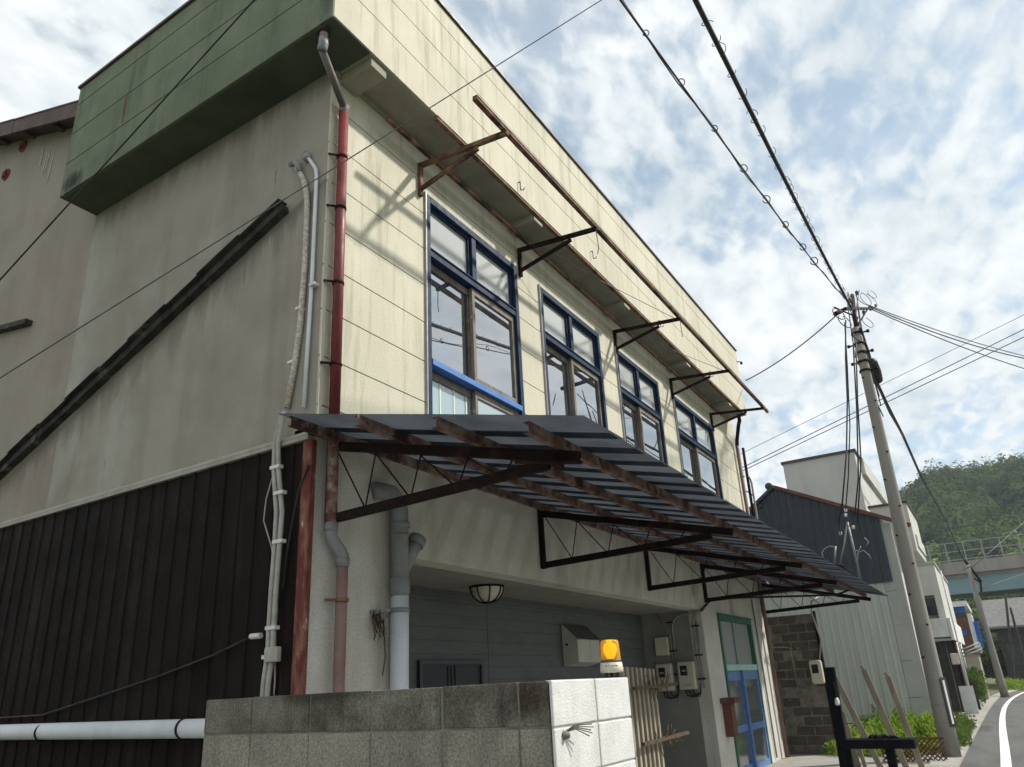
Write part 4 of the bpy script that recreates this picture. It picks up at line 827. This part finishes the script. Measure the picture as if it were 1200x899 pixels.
# ================================================================== UTILITY POLES AND CABLES
def pole(base, top, r0, r1, label, name='utility_pole', pm=None):
    P = thing(name, base, label, 'utility pole', 'concrete utility poles along the street')
    q = MB(); b, t_ = Vector(base), Vector(top); n = 10
    q.tube([b.lerp(t_, i/n) for i in range(n+1)], [r0+(r1-r0)*i/n for i in range(n+1)], 24); q.build('pole_shaft', pm or conc, P); return P
pb1 = Vector((13.75,-3.17,0)); ptp = at(1,-3.2,1003,385)
UP = pole(tuple(pb1), tuple(ptp), .172, .10, 'tall leaning concrete utility pole nearest the camera with a black and white band low down')
ax = (ptp-pb1)
def onp(t): return pb1 + ax*t
q = MB()
for k in range(12):
    z_ = .20+.066*k; c = onp(z_); r_ = .172-.072*z_; s_ = 1 if k % 2 else -1; dirv = Vector((-.75, -.55*s_, 0)).normalized()
    q.lathe(c+dirv*(r_-.02), [(.0,0),(.018,0),(.018,.06),(.0,.06)], 8, axis=tuple(dirv))
q.build('step_socket', rustd, UP)
for zt in (.155,.105,.065):
    c = onp(zt); q = MB(); q.lathe(c, [(.168,0),(.176,0),(.176,.012),(.168,.012)], 24); q.build('steel_band', galv, UP)
cdir = Vector((CAM[0]-pb1.x, CAM[1]-pb1.y, 0)).normalized(); cr = Vector((-cdir.y, cdir.x, 0)); sgn = cr if cr.y < 0 else -cr
dirp = (cdir*.55 + sgn*.83).normalized(); tg = Vector((-dirp.y, dirp.x, 0))
c0, c1 = onp(.062)+dirp*.18, onp(.158)+dirp*.175
q = MB(); q.bar(c0, c1, .17, .012, up=tuple(dirp)); q.build('black_plate', blackp, UP)
q = MB(); q.bar(c0.lerp(c1,.06)+dirp*.009-tg*.01, c0.lerp(c1,.94)+dirp*.009-tg*.01, .06, .006, up=tuple(dirp)); q.build('white_stripe', whiter, UP)
# head fittings
q = MB()
for k, (t_, s_) in enumerate(((.985,1),(.955,-1),(.93,1),(.905,-1),(.88,1))):
    c = onp(t_); q.lathe(c-Vector((0,0,.03)), [(.12,0),(.135,0),(.135,.05),(.12,.05)], 16)
    q.tube([c+Vector((0,-.12*s_,0)), c+Vector((0,-.24*s_,.0))], .02, 6); q.lathe(c+Vector((0,-.24*s_,-.04)), [(.0,0),(.035,.01),(.035,.07),(0,.08)], 8)
q.build('head_clamp', rustd, UP)
top = ptp
HB = [at(1,-3.2,*p) for p in ((1000,352),(1010,358),(1018,360),(990,362),(1005,372))]
q = MB(); q.tube([top-Vector((0,0,.1)), HB[0]+Vector((0,0,.15))], .05, 8); q.bar(HB[3], HB[2]+Vector((.2,-.1,0)), .07,.07); q.tube([top, HB[2]], .025, 6); q.tube([top, HB[4], HB[3]+Vector((0,.2,.1))], .02, 6); q.build('head_bracket', rustd, UP)
q = MB()
for p in ((996,352),(1004,343),(1020,362),(1012,366),(1026,358)):
    c = at(1,-3.2,*p); q.lathe(c-Vector((0,0,.08)), [(0,0),(.05,.02),(.035,.06),(.055,.09),(.035,.13),(0,.16)], 10)
q.build('insulator', wirem, UP)
q = MB()
rr = random.Random(3)
for (px, py, r_) in ((1012,350,.30),(1018,352,.36),(1022,345,.22),(1017,378,.20),(990,377,.16),(983,368,.14),(1005,395,.12)):
    c = at(1,-3.25,px,py); X = Vector((.35,.1,.9)).normalized(); Y = Vector((.8,-.6,-.2)).normalized()
    MB().tube(arc(c, r_, 0, 5.6, X, Y, 18), .010, 5).build('jumper_loop', cablem, UP)
for k in range(7):
    a_ = HB[0]+Vector((0,rr.uniform(-.2,.2),rr.uniform(-.1,.3))); e = onp(.93-.03*k)+Vector((rr.uniform(-.15,.15),-.16,0)); m_ = (a_+e)/2+Vector((rr.uniform(-.3,.3),rr.uniform(-.2,.2),rr.uniform(-.2,.2))); q.tube([a_,a_.lerp(m_,.6)+Vector((0,0,.05)),m_,m_.lerp(e,.6),e], .014, 5)
q.build('jumper_wires', cablem, UP)

def sag(a, b, s, n=24): return [a.lerp(b, i/n) - Vector((0,0,4*s*(i/n)*(1-i/n))) for i in range(n+1)]
def cable(name, pts, r, label, mat=cablem, cat='overhead cable', grp='overhead cables around the utility pole'):
    q = MB(); q.tube(pts, r, 6); L = pts[0]
    return tag(q.build(name, mat, loc=tuple(L)), label, cat, grp)
def ext(a, b, k): return b + (b-a)*k
j1 = at(1,-3.25,998,362); m1_ = at(1,-3.35,815,0)
e1 = m1_ + Vector((-14,-.3,-.2))
line1 = sag(j1, m1_, .0, 40)
line1 = [p - Vector((0,0,.10*math.sin(math.pi*i/40))) for i, p in enumerate(line1)] + [m1_.lerp(e1, .5), e1]
q = MB(); q.tube(line1, .027, 8); LC = tag(q.build('overhead_cable', cablem, loc=tuple(j1)), 'thickest overhead cable, wound with open spiral hangers, rising from the near pole', 'overhead cable', 'overhead cables around the utility pole')
ms = [p + Vector((0,0,.045)) for p in line1]; q = MB(); q.tube(ms, .010, 5); q.build('messenger_wire', wirem, LC)
q = MB(); L_ = line1[:41]; step = 0.
for i in range(1, 40):
    for h_ in range(2):
        if rr.random() < .5: continue
        c = L_[i].lerp(L_[i+1], h_*.5) + Vector((0,0,.03)); d = (L_[i+1]-L_[i]).normalized(); X = Vector((0,0,1)); Y = d.cross(X).normalized(); a0 = rr.uniform(0,6)
        P = [c + d*(.16*t_) + (X*math.cos(a0+t_*6.0)+Y*math.sin(a0+t_*6.0))*.055 for t_ in np.linspace(0,.62,9)]; MB().tube(P, .005, 4).build('spiral_hanger', wirem, LC)
j2 = at(1,-3.2,992,352); m2_ = at(1,-3.05,727,0)
k2 = at(1,-3.15,975,320)
line2 = [j2.lerp(m2_, i/30) - Vector((0,0,.16*math.sin(math.pi*i/30))) for i in range(31)]; e2 = m2_ + Vector((-14,0,-.2))
q = MB(); q.tube(line2+[e2], .010, 6); LC2 = tag(q.build('overhead_cable', cablem, loc=tuple(j2)), 'thinner black overhead cable with small ring hangers, left of the thickest cable', 'overhead cable', 'overhead cables around the utility pole')
q = MB(); l3 = [p+Vector((0,.02,.05+.05*math.sin(i*1.1))) for i, p in enumerate(line2)]; q.tube(l3+[e2], .006, 5); q.build('companion_wire', cablem, LC2)
q = MB()
for px, py in ((757,40),(797,99),(838,152),(872,199),(899,236),(919,267),(941,291),(955,307)):
    # nearest point on the line to this sight line
    best = min(np.linspace(0,1,300), key=lambda t_: (lambda v: ((PC[0]+FL*np.dot(v,_r)/np.dot(v,_f)-px)**2+(PC[1]-FL*np.dot(v,_u)/np.dot(v,_f)-py)**2))(np.array(j2.lerp(m2_, t_)-Vector((0,0,.16*math.sin(math.pi*t_))))-CAM))
    c = j2.lerp(m2_, best) - Vector((0,0,.16*math.sin(math.pi*best)-.03)); dist = (c-Vector(CAM)).length
    q.tube(arc(c, 3.7/868*dist*rr.uniform(.8,1.15), 0.3, 6.0, (-.51,.86,0), (-.3,-.2,.93), 14), .0045*dist/7, 5)
q.build('ring_hanger', cablem, LC2)
# two slack wires crossing in front of the near corner
a_, b_ = at(0,-2.2,0,443), at(1,-2.6,705,0)
cable('overhead_cable', [ext(b_,a_,2.), a_, b_, ext(a_,b_,1.5)], .0045, 'thin wire slanting across the gable and the cream parapet to the top edge', wirem)
a_, b_ = at(0,-2.0,0,328), at(0,-1.5,298,0)
cable('overhead_cable', [ext(b_,a_,2.), a_, b_, ext(a_,b_,1.5)], .0065, 'thin dark wire slanting over the green parapet at the left edge', cablem)
# tail from the pole to the building corner, with clamp
a_ = at(1,-3.1,985,365); b_ = at(1,-.5,874,446)
t1 = cable('overhead_cable', sag(a_, b_, .12), .014, 'single wire from the near pole down to the far corner of the cream parapet', wirem)
q = MB(); q.tube([at(1,-3.1,987,364), at(1,-3.1,979,368)], .05, 8); q.build('wire_clamp', rustd, t1, loc=None)
# big cable going on down the street, with black splice closure
a_ = at(1,-3.3,1008,385); b_ = at(1,-3.5,1110,612)
c_pts = [at(1,-3.3,1008,385), at(1,-3.3,1018,415), at(1,-3.3,1026,445), at(1,-3.3,1040,475), at(1,-3.35,1058,510), at(1,-3.4,1080,560), at(1,-3.5,1110,613)]
kk = cable('overhead_cable', c_pts, .040, 'heavy black cable dropping to the right of the near pole against sky and hill')
q = MB(); s0, s1 = at(1,-3.35,1021,424), at(1,-3.35,1028,446); dd = (s1-s0); q.tube([s0-dd*.1, s0, s0.lerp(s1,.5), s1, s1+dd*.08], [.05,.13,.15,.13,.05], 12); q.build('splice_closure', cablem, kk)
q = MB(); q.tube([c_pts[2]+Vector((0,0,-.1)), c_pts[3]+Vector((0,0,-.22)), c_pts[4]+Vector((0,0,-.05))], .015, 5); q.build('lashed_wire', cablem, kk)
# wires leaving to the right
SR = -8.0
for (x0_,y0_),(x1_,y1_),r_,yy,lab in (((1016,357),(1200,406),.018,.10,'uppermost of the wires leaving the near pole to the right'),((1018,359),(1200,407),.022,.16,'pair-mate just under the uppermost right-hand wire'),((1018,361),(1200,421),.020,.10,'lowest of the wires leaving the near pole to the right')):
    a_ = at(1,-3.2,x0_,y0_); b_ = at(1,SR,x1_,y1_+8); cable('overhead_cable', sag(a_, ext(a_,b_,.25), yy*2), r_, lab, wirem if r_ < .02 else cablem)
# distant parallel lines
for (x0_,y0_),(x1_,y1_),lab,xx in (((868,532),(1200,369),'upper distant wire crossing behind the near pole',30),((872,547),(1200,386),'middle distant wire crossing behind the near pole',30),((872,551),(1200,395),'lower distant wire crossing behind the near pole',30)):
    a_, b_ = at(0,xx,x0_,y0_), at(0,xx+4,x1_,y1_); cable('overhead_cable', [ext(b_,a_,.5), a_, b_, ext(a_,b_,.3)], .012 if xx == 30 and y0_ < 540 else .020, lab, wirem)
a_, b_ = at(0,26,870,620), at(0,27,1200,530+60); 
# service mast on the canopy end
MX = 14.0
MS = thing('service_mast', (MX,-2.1,3.4), 'thin pipe A-frame mast with white insulators at the far end of the canopy', 'mast')
ap = at(0,MX,993,612)
pipe('mast_leg', [ap, at(0,MX,989,640), at(0,MX,984,662)], .017, galv, MS, 8); pipe('mast_leg', [ap, at(0,MX,1001,645), at(0,MX,1009,682)], .022, galv, MS, 8)
pipe('mast_base', [at(0,MX,974,662), at(0,MX,986,664), at(0,MX,990,664)], .02, rustd, MS, 8); pipe('mast_stub', [at(0,MX,979,640), at(0,MX,978,661)], .022, galv, MS, 8)
pipe('mast_brace', [at(0,MX,984,662), at(0,MX,1009,682)], .02, rustd, MS, 8)
q = MB()
for p in ((991,598),(991,604),(985,625),(1000,618)): q.lathe(at(0,MX,*p)-Vector((0,0,.04)), [(0,0),(.035,.01),(.025,.035),(.04,.05),(.02,.08),(0,.085)], 10)
q.build('insulator', porc, MS)
q = MB()
for P in (((1009,640),(1004,650),(1001,646),(1006,645)),((965,655),(963,648),(966,643),(972,640),(978,641)),((1006,678),(1004,660),(1006,647),(1012,645),(1018,650),(1021,655)),((1013,630),(1018,635),(1015,640))): q.tube([at(0,MX,*p) for p in P], .012, 5)
q.build('cable_gooseneck', dutyp, MS)
for i, P in enumerate((((991,375),(991,420),(993,470),(992,530),(987,590),(983,612),(985,625)),((990,378),(993,430),(996,500),(994,560),(991,597)),((1000,405),(1004,480),(1006,560),(1002,600),(999,616)),((1003,402),(1005,470),(1009,540),(1005,610),(1013,635)))):
    n = len(P); pts = [at(1,-3.2,*P[0])] + [at(1,-3.15+(.95)*(k/(n-1)),*p) for k, p in enumerate(P[1:-1], 1)] + [at(0,MX,*P[-1])]
    pts = [at(1,-3.18+1.0*(k/(n-1)), *p) for k, p in enumerate(P)]
    cable('drop_cable', pts, .016 if i != 1 else .013, ('leftmost black drop cable from the pole head to the canopy mast','second drop cable from the left, ending at the top white insulator of the mast','third drop cable from the left below the pole head','drop cable nearest the pole shaft, ending in a loop beside the mast')[i], cat='drop cable', grp='drop cables from the pole head')

# second and third poles far down the road
b2 = at(2,.0,1178,817); P2 = pole(tuple(b2), tuple(at(0,b2.x,1134,662)), .20, .12, 'second concrete utility pole down the street, beside the brown and blue house')
q = MB(); t2 = at(0,b2.x,1134,662); q.bar(at(0,b2.x,1130,656), at(0,b2.x,1150,682), .14,.12); q.bar(at(0,b2.x,1149,682), at(0,b2.x,1150,694), .10,.10); q.tube([at(0,b2.x,1139,676), at(0,b2.x,1148,682)], .05, 6); q.build('cross_arm', rustd, P2)
for (p0, p1) in (((1178,695),(1186,775)),((1184,712),(1199,770))):
    b_ = at(0,59,*p1); t_ = at(0,59,*p0); d = (b_-t_).normalized(); e = t_ + d*((0-t_.z)/d.z)
    pole(tuple(e), tuple(t_), .10, .07, 'far dark thin pole left of its neighbour under the viaduct' if p0[0] == 1178 else 'far dark thin pole at the right edge under the viaduct', 'thin_pole', M('dark_pole', (.06,.055,.05),(.04,.037,.033), scale=3, rough=.9))
a_ = at(0,b2.x,1134,664)
for (p0,p1,xx,lab) in (((1136,668),(1200,612),60,'thin wire from the second pole up across the hill'),((1120,672),(1137,664),44,'short wire left of the second pole head'),((1150,690),(1200,672),60,'wire from the second pole towards the right edge')):
    cable('overhead_cable', [at(0,b2.x,*p0), at(0,xx,*p1)], .022, lab, wirem)
a_, b_ = at(1,-3.5,1110,613), at(0,b2.x,1134,664)
cable('overhead_cable', sag(a_, b_, .3), .03, 'black cable carrying on to the head of the second pole')

# ================================================================== NEIGHBOURING BUILDINGS
GX = 20.0
GH = thing('corrugated_house', (GX,-2.5,0), 'pale green corrugated house with dark blue gable and tall white parapet box', 'house')
cor = at(0,GX,1046,620)
fy_ = -2.53
q = MB(); y = fy_+.50; pts = []
while y < 6: pts += [(y,0),(y+.12,0),(y+.14,.025),(y+.19,.025)]; y += .21
n = len(pts); q.add([(GX-d, yy, z) for z in (0,4.05) for yy, d in pts], [(i,i+1,n+i+1,n+i) for i in range(n-1)]); q.build('green_wall', palegreen, GH)
q = MB(); q.box(GX+.001,GX+.1,fy_+.5,6.2,0,4.05); q.build('wall_backing', paneld, GH)
q = MB()
for k in range(6): q.box(GX,GX+.09,fy_+.015,fy_+.49,.0+.95*k,.94+.95*k)
q.build('corner_panels', paneld, GH, bevel=.003)
q = MB(); q.box(GX+.01,GX+3.0,fy_,fy_+.2,0,5.7); q.build('street_wall', whitew, GH)
# dark gable
ridge_p = at(0,GX-.06,907,572); low = at(0,GX-.06,1050,612); left = at(0,GX-.06,875,603)
sl = (ridge_p.z-low.z)/(ridge_p.y-low.y); sl2 = (left.z-ridge_p.z)/(left.y-ridge_p.y)
q = MB(); y = -2.28; pts = []
while y < 4.2: pts += [(y,0),(y+.15,0),(y+.165,.03),(y+.215,.03)]; y += .235
n = len(pts); zt = lambda yy: (ridge_p.z + (yy-ridge_p.y)*(sl if yy < ridge_p.y else sl2))-.04
q.add([(GX-.05-d, yy, 4.06) for yy, d in pts]+[(GX-.05-d, yy, zt(yy)) for yy, d in pts], [(i,i+1,n+i+1,n+i) for i in range(n-1)]); q.build('blue_gable', navysheet, GH)
q = MB(); q.prism([(GX+.01,fy_+.2,4.06),(GX+.01,4.3,4.06),(GX+.01,4.3,zt(4.3)),(GX+.01,ridge_p.y,zt(ridge_p.y)),(GX+.01,fy_+.2,zt(fy_+.2))], (9,0,0)); q.build('house_body', paneld, GH)
q = MB(); q.bar((GX-.05,ridge_p.y,zt(ridge_p.y)+.07),(GX-.05,low.y-.35,zt(low.y-.35)+.07),.22,.10,up=(0,0,1)); q.build('brown_verge', brownedge, GH)
q = MB(); q.bar((GX-.05,ridge_p.y+.02,zt(ridge_p.y)+.07),(GX-.05,4.4,zt(4.4)+.07),.22,.09); q.lathe((GX-.1,ridge_p.y+.15,zt(ridge_p.y)+.12), [(0,0),(.12,0),(.12,.5),(0,.5)], 8, axis=(1,0,0)); q.build('dark_verge', navysheet, GH)
q = MB(); q.lathe((GX-.1,at(0,GX,891,594).y,at(0,GX,891,594).z), [(0,.02),(.07,.02),(.08,0)], 10, axis=(-1,0,0)); q.build('gable_vent', blackp, GH)
PXg = GX+.9
tl, trr, rb = at(0,PXg,917,543), at(0,PXg,1000,527), at(1,at(0,PXg,1000,527).y,1030,563)
q = MB(); q.box(PXg, rb.x, trr.y, tl.y, 5.0, trr.z-.06); q.build('parapet_box', whitew, GH)
q = MB(); q.box(PXg-.05, rb.x+.05, trr.y-.06, tl.y+.05, trr.z-.059, trr.z+.02); q.build('parapet_cap', capm, GH)
q = MB(); q.box(rb.x-.35, rb.x+.02, trr.y-.12, trr.y-.001, 5.2, trr.z-.061); q.box(PXg+1.0, rb.x-.36, trr.y-.12, trr.y-.001, trr.z-.6, trr.z-.061); q.build('parapet_reveal', whitew, GH)
bl0, bl1 = at(0,PXg-.4,1010,597), at(0,PXg-.4,1048,598)
q = MB(); q.box(PXg-.4, PXg+3, bl1.y-.35, trr.y-.13, 4.9, bl0.z); q.build('low_parapet', whitew, GH)
q = MB(); q.box(PXg-.45, PXg+3.05, bl1.y-.40, trr.y-.09, bl0.z+.001, bl0.z+.06); q.build('low_parapet_cap', capm, GH)
cc = at(0,GX+2.2,1078,635); q = MB(); q.prism([(GX+1.2,fy_-.01,4.95),(GX+1.2,fy_-.55,5.1),(GX+1.2,fy_-.55,5.45),(GX+1.2,fy_-.01,6.0)], (2.6,0,0)); q.build('street_hood', whitew, GH)

# white house with balcony
HX = 30.0
WH = thing('balcony_house', (HX,-2.9,0), 'pale two-storey house with a shaded balcony just past the near utility pole', 'house')
ty = at(0,HX,1094,661); q = MB(); yf, zt_ = ty.y, ty.z
q.box(HX+.0,HX+9,yf,yf+.25,3.45,zt_); q.box(HX+.2,HX+9,yf+.25,3,0,zt_-.05); q.box(HX,HX+.2,yf+.25,3,4.35,zt_); q.build('upper_wall', whitew, WH, bevel=.01)
q = MB(); q.box(HX-.06,HX+9.05,yf-.05,3,zt_,zt_+.08); q.build('roof_edge', paneld, WH)
q = MB(); q.box(HX-.03,HX+.19,yf+.26,yf+3,3.60,4.25); q.build('balcony_opening', blackp, WH)
q = MB(); q.box(HX-.5,HX+9,yf-.12,yf-.01,2.62,3.44); q.box(HX-.5,HX-.05,yf+.0,3,2.75,3.44); q.build('balcony_parapet', whiter, WH, bevel=.01)
q = MB(); q.box(HX-.45,HX+9,yf-.0,3,2.62,2.70); q.build('balcony_floor', paneld, WH)
q = MB(); q.box(HX+.05,HX+.19,yf+.26,3,0,2.6); q.box(HX+.2,HX+9,yf+.0,yf+.24,0,2.6); q.build('lower_front', darkw, WH)
for k, x_ in enumerate((HX-.3,HX+1.4,HX+3.2,HX+5)):
    q = MB(); q.tube([(x_,yf-.05,0.05),(x_,yf-.05,2.62)], .06, 8); q.build('balcony_post', galv if k % 2 else rustd, WH)
q = MB(); q.tube([(HX-.52,yf-.2,5.2),(HX-.5,yf-.2,3.0),(HX-.5,yf-.2,.1)], .03, 6); q.build('rain_pipe', whiter, WH)
q = MB(); q.box(HX-.6,HX-.2,yf-.10,yf+.16,1.75,2.15); tag(q.build('meter_box', boxm, bevel=.04, loc=(HX-.4,yf,1.9)), 'beige box on the front of the balcony house behind the near pole', 'meter box')
for (x_, z0_, z1_, mt_, lab) in ((HX-1.2,.05,1.0,whiter,'white board leaning at the foot of the balcony house'),(HX+1.6,.05,1.1,darkw,'dark slatted board leaning by the balcony house')):
    q = MB(); q.box(x_,x_+.06,yf-.35,yf+.1,z0_,z1_)
    for k in range(5): q.box(x_-.02,x_,yf-.33+.09*k,yf-.29+.09*k,z0_,z1_)
    tag(q.build('leaning_board', mt_, loc=(x_,yf-.1,.05)), lab, 'board')
for k in range(3):
    q = MB(); z_ = 2.3-.12*k; q.tube([(HX+3+k*.6,yf-.1,z_),(HX+3+k*.6,yf-.8,z_+.25)], .03, 6); q.tube([(HX+3+k*.6,yf-.8,z_+.25),(HX+5+k*.6,yf-.8,z_+.2)], .03, 6)
    tag(q.build('drying_frame', whiter, loc=(HX+3+k*.6,yf-.1,z_)), ('topmost pale pole frame sticking out under the balcony of the pale house','middle pale pole frame sticking out under the balcony of the pale house','lowest and farthest pale pole frame under the balcony of the pale house')[k], 'frame', 'pole frames under the balcony')

# beige shed wall
BHX = 42.0
SH = thing('beige_shed', (BHX,-3.2,0), 'low beige boarded shed below the brown and blue house', 'shed')
q = MB(); 
for k in range(5): q.box(BHX,BHX+4,-3.45,1,.45*k,.45*k+.44)
q.build('shed_wall', M('beige_boards', (.33,.30,.23),(.27,.25,.19), scale=2, rough=.85), SH)
q = MB(); q.box(BHX-.2,BHX+4.1,-3.6,1,2.26,2.36); q.build('shed_roof', roofg, SH)
# brown and blue house
RX = 45.5
BR = thing('brown_boarded_house', (RX,-3.3,0), 'brown boarded house with blue bands and a blue and white street sign', 'house')
yr = at(0,RX,1129,706).y; zr = at(0,RX,1128,706).z
q = MB(); q.box(RX,RX+8,yr,3,0,zr-.75); q.build('brown_wall', brownw, BR)
q = MB(); q.box(RX-.3,RX+8,yr-.15,3,zr-.22,zr+.06); q.build('white_eave', whiter, BR)
q = MB(); q.box(RX-.05,RX+.02,yr,3,zr-.55,zr-.221); q.box(RX-.08,RX-.002,yr+.2,3,zr-1.75,zr-1.5); q.build('blue_band', bluet, BR)
q = MB(); q.box(RX-.02,RX+.01,yr,3,zr-.75,zr-.551); q.build('dark_band', blackp, BR)
q = MB(); q.box(RX-.02,RX+3,yr-.22,yr-.01,2.55,4.4); q.build('street_front', whiter, BR)
q = MB(); q.box(RX-.1,RX+1.2,yr-.42,yr-.225,2.55,3.95); q.build('blue_sign', bluet, BR)
# far houses under the viaduct (right edge)
def house(x, y0, y1, h, rise, wall, roofm, label, d=7, ov=.5):
    Hh = thing('tiled_house', (x,(y0+y1)/2,0), label, 'house', 'houses under the viaduct')
    q = MB(); q.box(x,x+d,y0,y1,0,h); q.build('wall', wall, Hh)
    q = MB(); q.prism([(x-ov,y0-ov,h),(x+d/2,y0-ov,h+rise),(x+d+ov,y0-ov,h),(x+d+ov,y0-ov,h-.15),(x-ov,y0-ov,h-.15)], (0,y1-y0+2*ov,0)); q.build('roof', roofm, Hh)
    q = MB()
    for k in range(3): yy = y0+(y1-y0)*(k+.5)/3; q.box(x-.03,x-.005,yy-.5,yy+.5,h*.35,h*.7)
    q.build('window', blackp, Hh)
house(64,-9.4,-4.6,4.3,2.2,darkw,roofg,'dark house with a long grey roof right of the second pole')
house(76,-14.5,-8.4,6.5,1.6,whitew,roofg,'pale house at the right edge under the viaduct', 7)
for i, (px, py, s_) in enumerate(((1160,745,1.),(1172,760,.9),(1190,768,1.1))): pass
# ================================================================== VIADUCT
VX = 80.
VD = thing('viaduct', (VX,-5,0), 'grey concrete viaduct on a pale blue girder with a tall guard fence', 'viaduct')
q = MB(); q.box(VX,VX+.4,-60,40,9.98,11.12); q.box(VX+8,VX+8.4,-60,40,9.98,11.12); q.build('parapet', vconc, VD)
q = MB(); q.box(VX+.4,VX+8,-60,40,9.7,10.0); q.build('deck', vconc, VD)
q = MB(); q.box(VX+.5,VX+.8,-60,40,8.15,9.97); q.box(VX+.45,VX+.86,-60,40,9.55,9.62); q.box(VX+6.5,VX+6.9,-60,40,8.15,9.69)
for k in range(40): q.box(VX+.44,VX+.499,-60+2.5*k,-59.88+2.5*k,8.15,9.54)
q.build('girder', vgird, VD)
q = MB(); q.box(VX+.3,VX+1.1,-60,40,8.02,8.149); q.build('girder_flange', darkw, VD)
q = MB()
for k in range(66): y = -60+1.52*k; q.box(VX+.15,VX+.25,y,y+.09,11.121,13.0)
for z_ in (12.95,12.1,11.3): q.box(VX+.16,VX+.24,-60,40,z_,z_+.06)
q.build('guard_fence', railm, VD)
for y in (-28, 16): q = MB(); q.box(VX+2.5,VX+5.5,y,y+2.2,0,9.69); q.build('pier', vconc, VD)

# pale air between here and the hill
hz = MB(); hz.box(-81,901,-601,601,-1.5,72)
hv = bpy.data.materials.new('air'); hv.use_nodes = True; hn = hv.node_tree.nodes; hn.clear(); ho = hn.new('ShaderNodeOutputMaterial'); pvn = hn.new('ShaderNodeVolumePrincipled')
pvn.inputs['Color'].default_value = (.80,.88,1,1); pvn.inputs['Density'].default_value = .0004; pvn.inputs['Anisotropy'].default_value = .3; hv.node_tree.links.new(pvn.outputs[0], ho.inputs['Volume'])
tag(hz.build('haze', hv), kind='stuff')
# ================================================================== PLANTS
def leaves(name, mat, boxes, leaf, label, cat='weeds', kind='stuff', upright=.5):
    V = []
    for (cx_, cy_, cz_, rx_, ry_, rz_, n_) in boxes:
        u = rng.normal(size=(n_,3)); u /= np.linalg.norm(u,axis=1)[:,None]; rad_ = rng.uniform(.25,1,(n_,1))**.5
        c = np.array([cx_,cy_,cz_]) + u*rad_*np.array([rx_,ry_,rz_]); c[:,2] = np.maximum(c[:,2], .04)
        a = rng.normal(size=(n_,3)); a[:,2] = np.abs(a[:,2])*.7+upright; a /= np.linalg.norm(a,axis=1)[:,None]
        b = np.cross(a, rng.normal(size=(n_,3))); b /= np.linalg.norm(b,axis=1)[:,None]; s_ = rng.uniform(.5,1.3,(n_,1))*leaf
        V.append(np.stack([c-a*s_, c+b*s_*.38, c+a*s_, c-b*s_*.38],1).reshape(-1,3))
    V = np.concatenate(V); nf = len(V)//4; o0 = np.array(boxes[0][:3])*np.array([1,1,0]); V = V-o0
    me = bpy.data.meshes.new(name); me.vertices.add(len(V)); me.vertices.foreach_set('co', V.ravel()); me.loops.add(nf*4); me.loops.foreach_set('vertex_index', np.arange(nf*4)); me.polygons.add(nf)
    me.polygons.foreach_set('loop_start', np.arange(nf)*4); me.polygons.foreach_set('loop_total', np.full(nf,4)); me.update(); me.materials.append(mat)
    o = bpy.data.objects.new(name, me); COL.objects.link(o); o.location = tuple(o0); return tag(o, label, cat, kind=kind)
bx = []
for k in range(120):
    x_ = random.uniform(13.6,19.6); y_ = random.uniform(-2.95,-.9); h_ = random.uniform(.18,.5)*(1.15 if x_ > 16 else 1); bx.append((x_,y_,h_*.55,.24,.22,h_*.72,150))
    if k % 3 == 0: bx.append((x_+.1,y_,h_+.12,.05,.05,.22,26))
leaves('weeds', weedm, bx, .055, 'bright green weeds filling the plot between the trestle and the pale green house')
bx = []
for k in range(50):
    x_ = random.uniform(14.6,22.5); y_ = -3.05+random.uniform(-.22,.15); h_ = random.uniform(.2,.55); bx.append((x_,y_,h_*.5,.25,.2,h_*.6,130))
leaves('verge_weeds', bushm, bx, .045, 'darker green weeds along the kerb right of the near utility pole')
b_ = at(0,30,1148,832)
bx = [(33.+random.uniform(-1,1.3), -3.15+random.uniform(-.25,.35), random.uniform(.35,1.3), .4,.32,.4, 260) for k in range(26)]
SB = thing('kerbside_shrub', (33,-3.1,0), 'leafy green shrub by the kerb in front of the pale houses', 'shrub')
o = leaves('shrub_foliage', bushm, bx, .06, None, None, None); o.parent = SB; o.location = Vector(o.location)-Vector((33,-3.1,0))
for kk_ in ('label','category','kind'):
    if kk_ in o: del o[kk_]
q = MB()
for k in range(6): q.tube([(33+random.uniform(-.2,.2),-3.1,0),(33+random.uniform(-.7,.7),-3.1+random.uniform(-.2,.2),1.0)], .02, 5)
q.build('shrub_stem', twigm, SB)
bx = [(x_, y_, random.uniform(.5,3.2), 1.2,1.2,1.1, 260) for x_, y_ in [(random.uniform(70,78), random.uniform(-16,-2)) for _ in range(55)]]
leaves('dark_undergrowth', forestm, bx, .22, 'dark bushes growing under the viaduct', 'undergrowth')
bx = [(random.uniform(56,64), random.uniform(-4.6,-3.9)-.9*random.random(), .3, .6,.5,.45, 160) for _ in range(14)]
leaves('roadside_grass', weedm, bx, .08, 'bright grass tuft at the far bend of the road', 'grass')

for o in bpy.data.objects:
    if '_w' in o: del o['_w']
print('objects', len(bpy.data.objects))
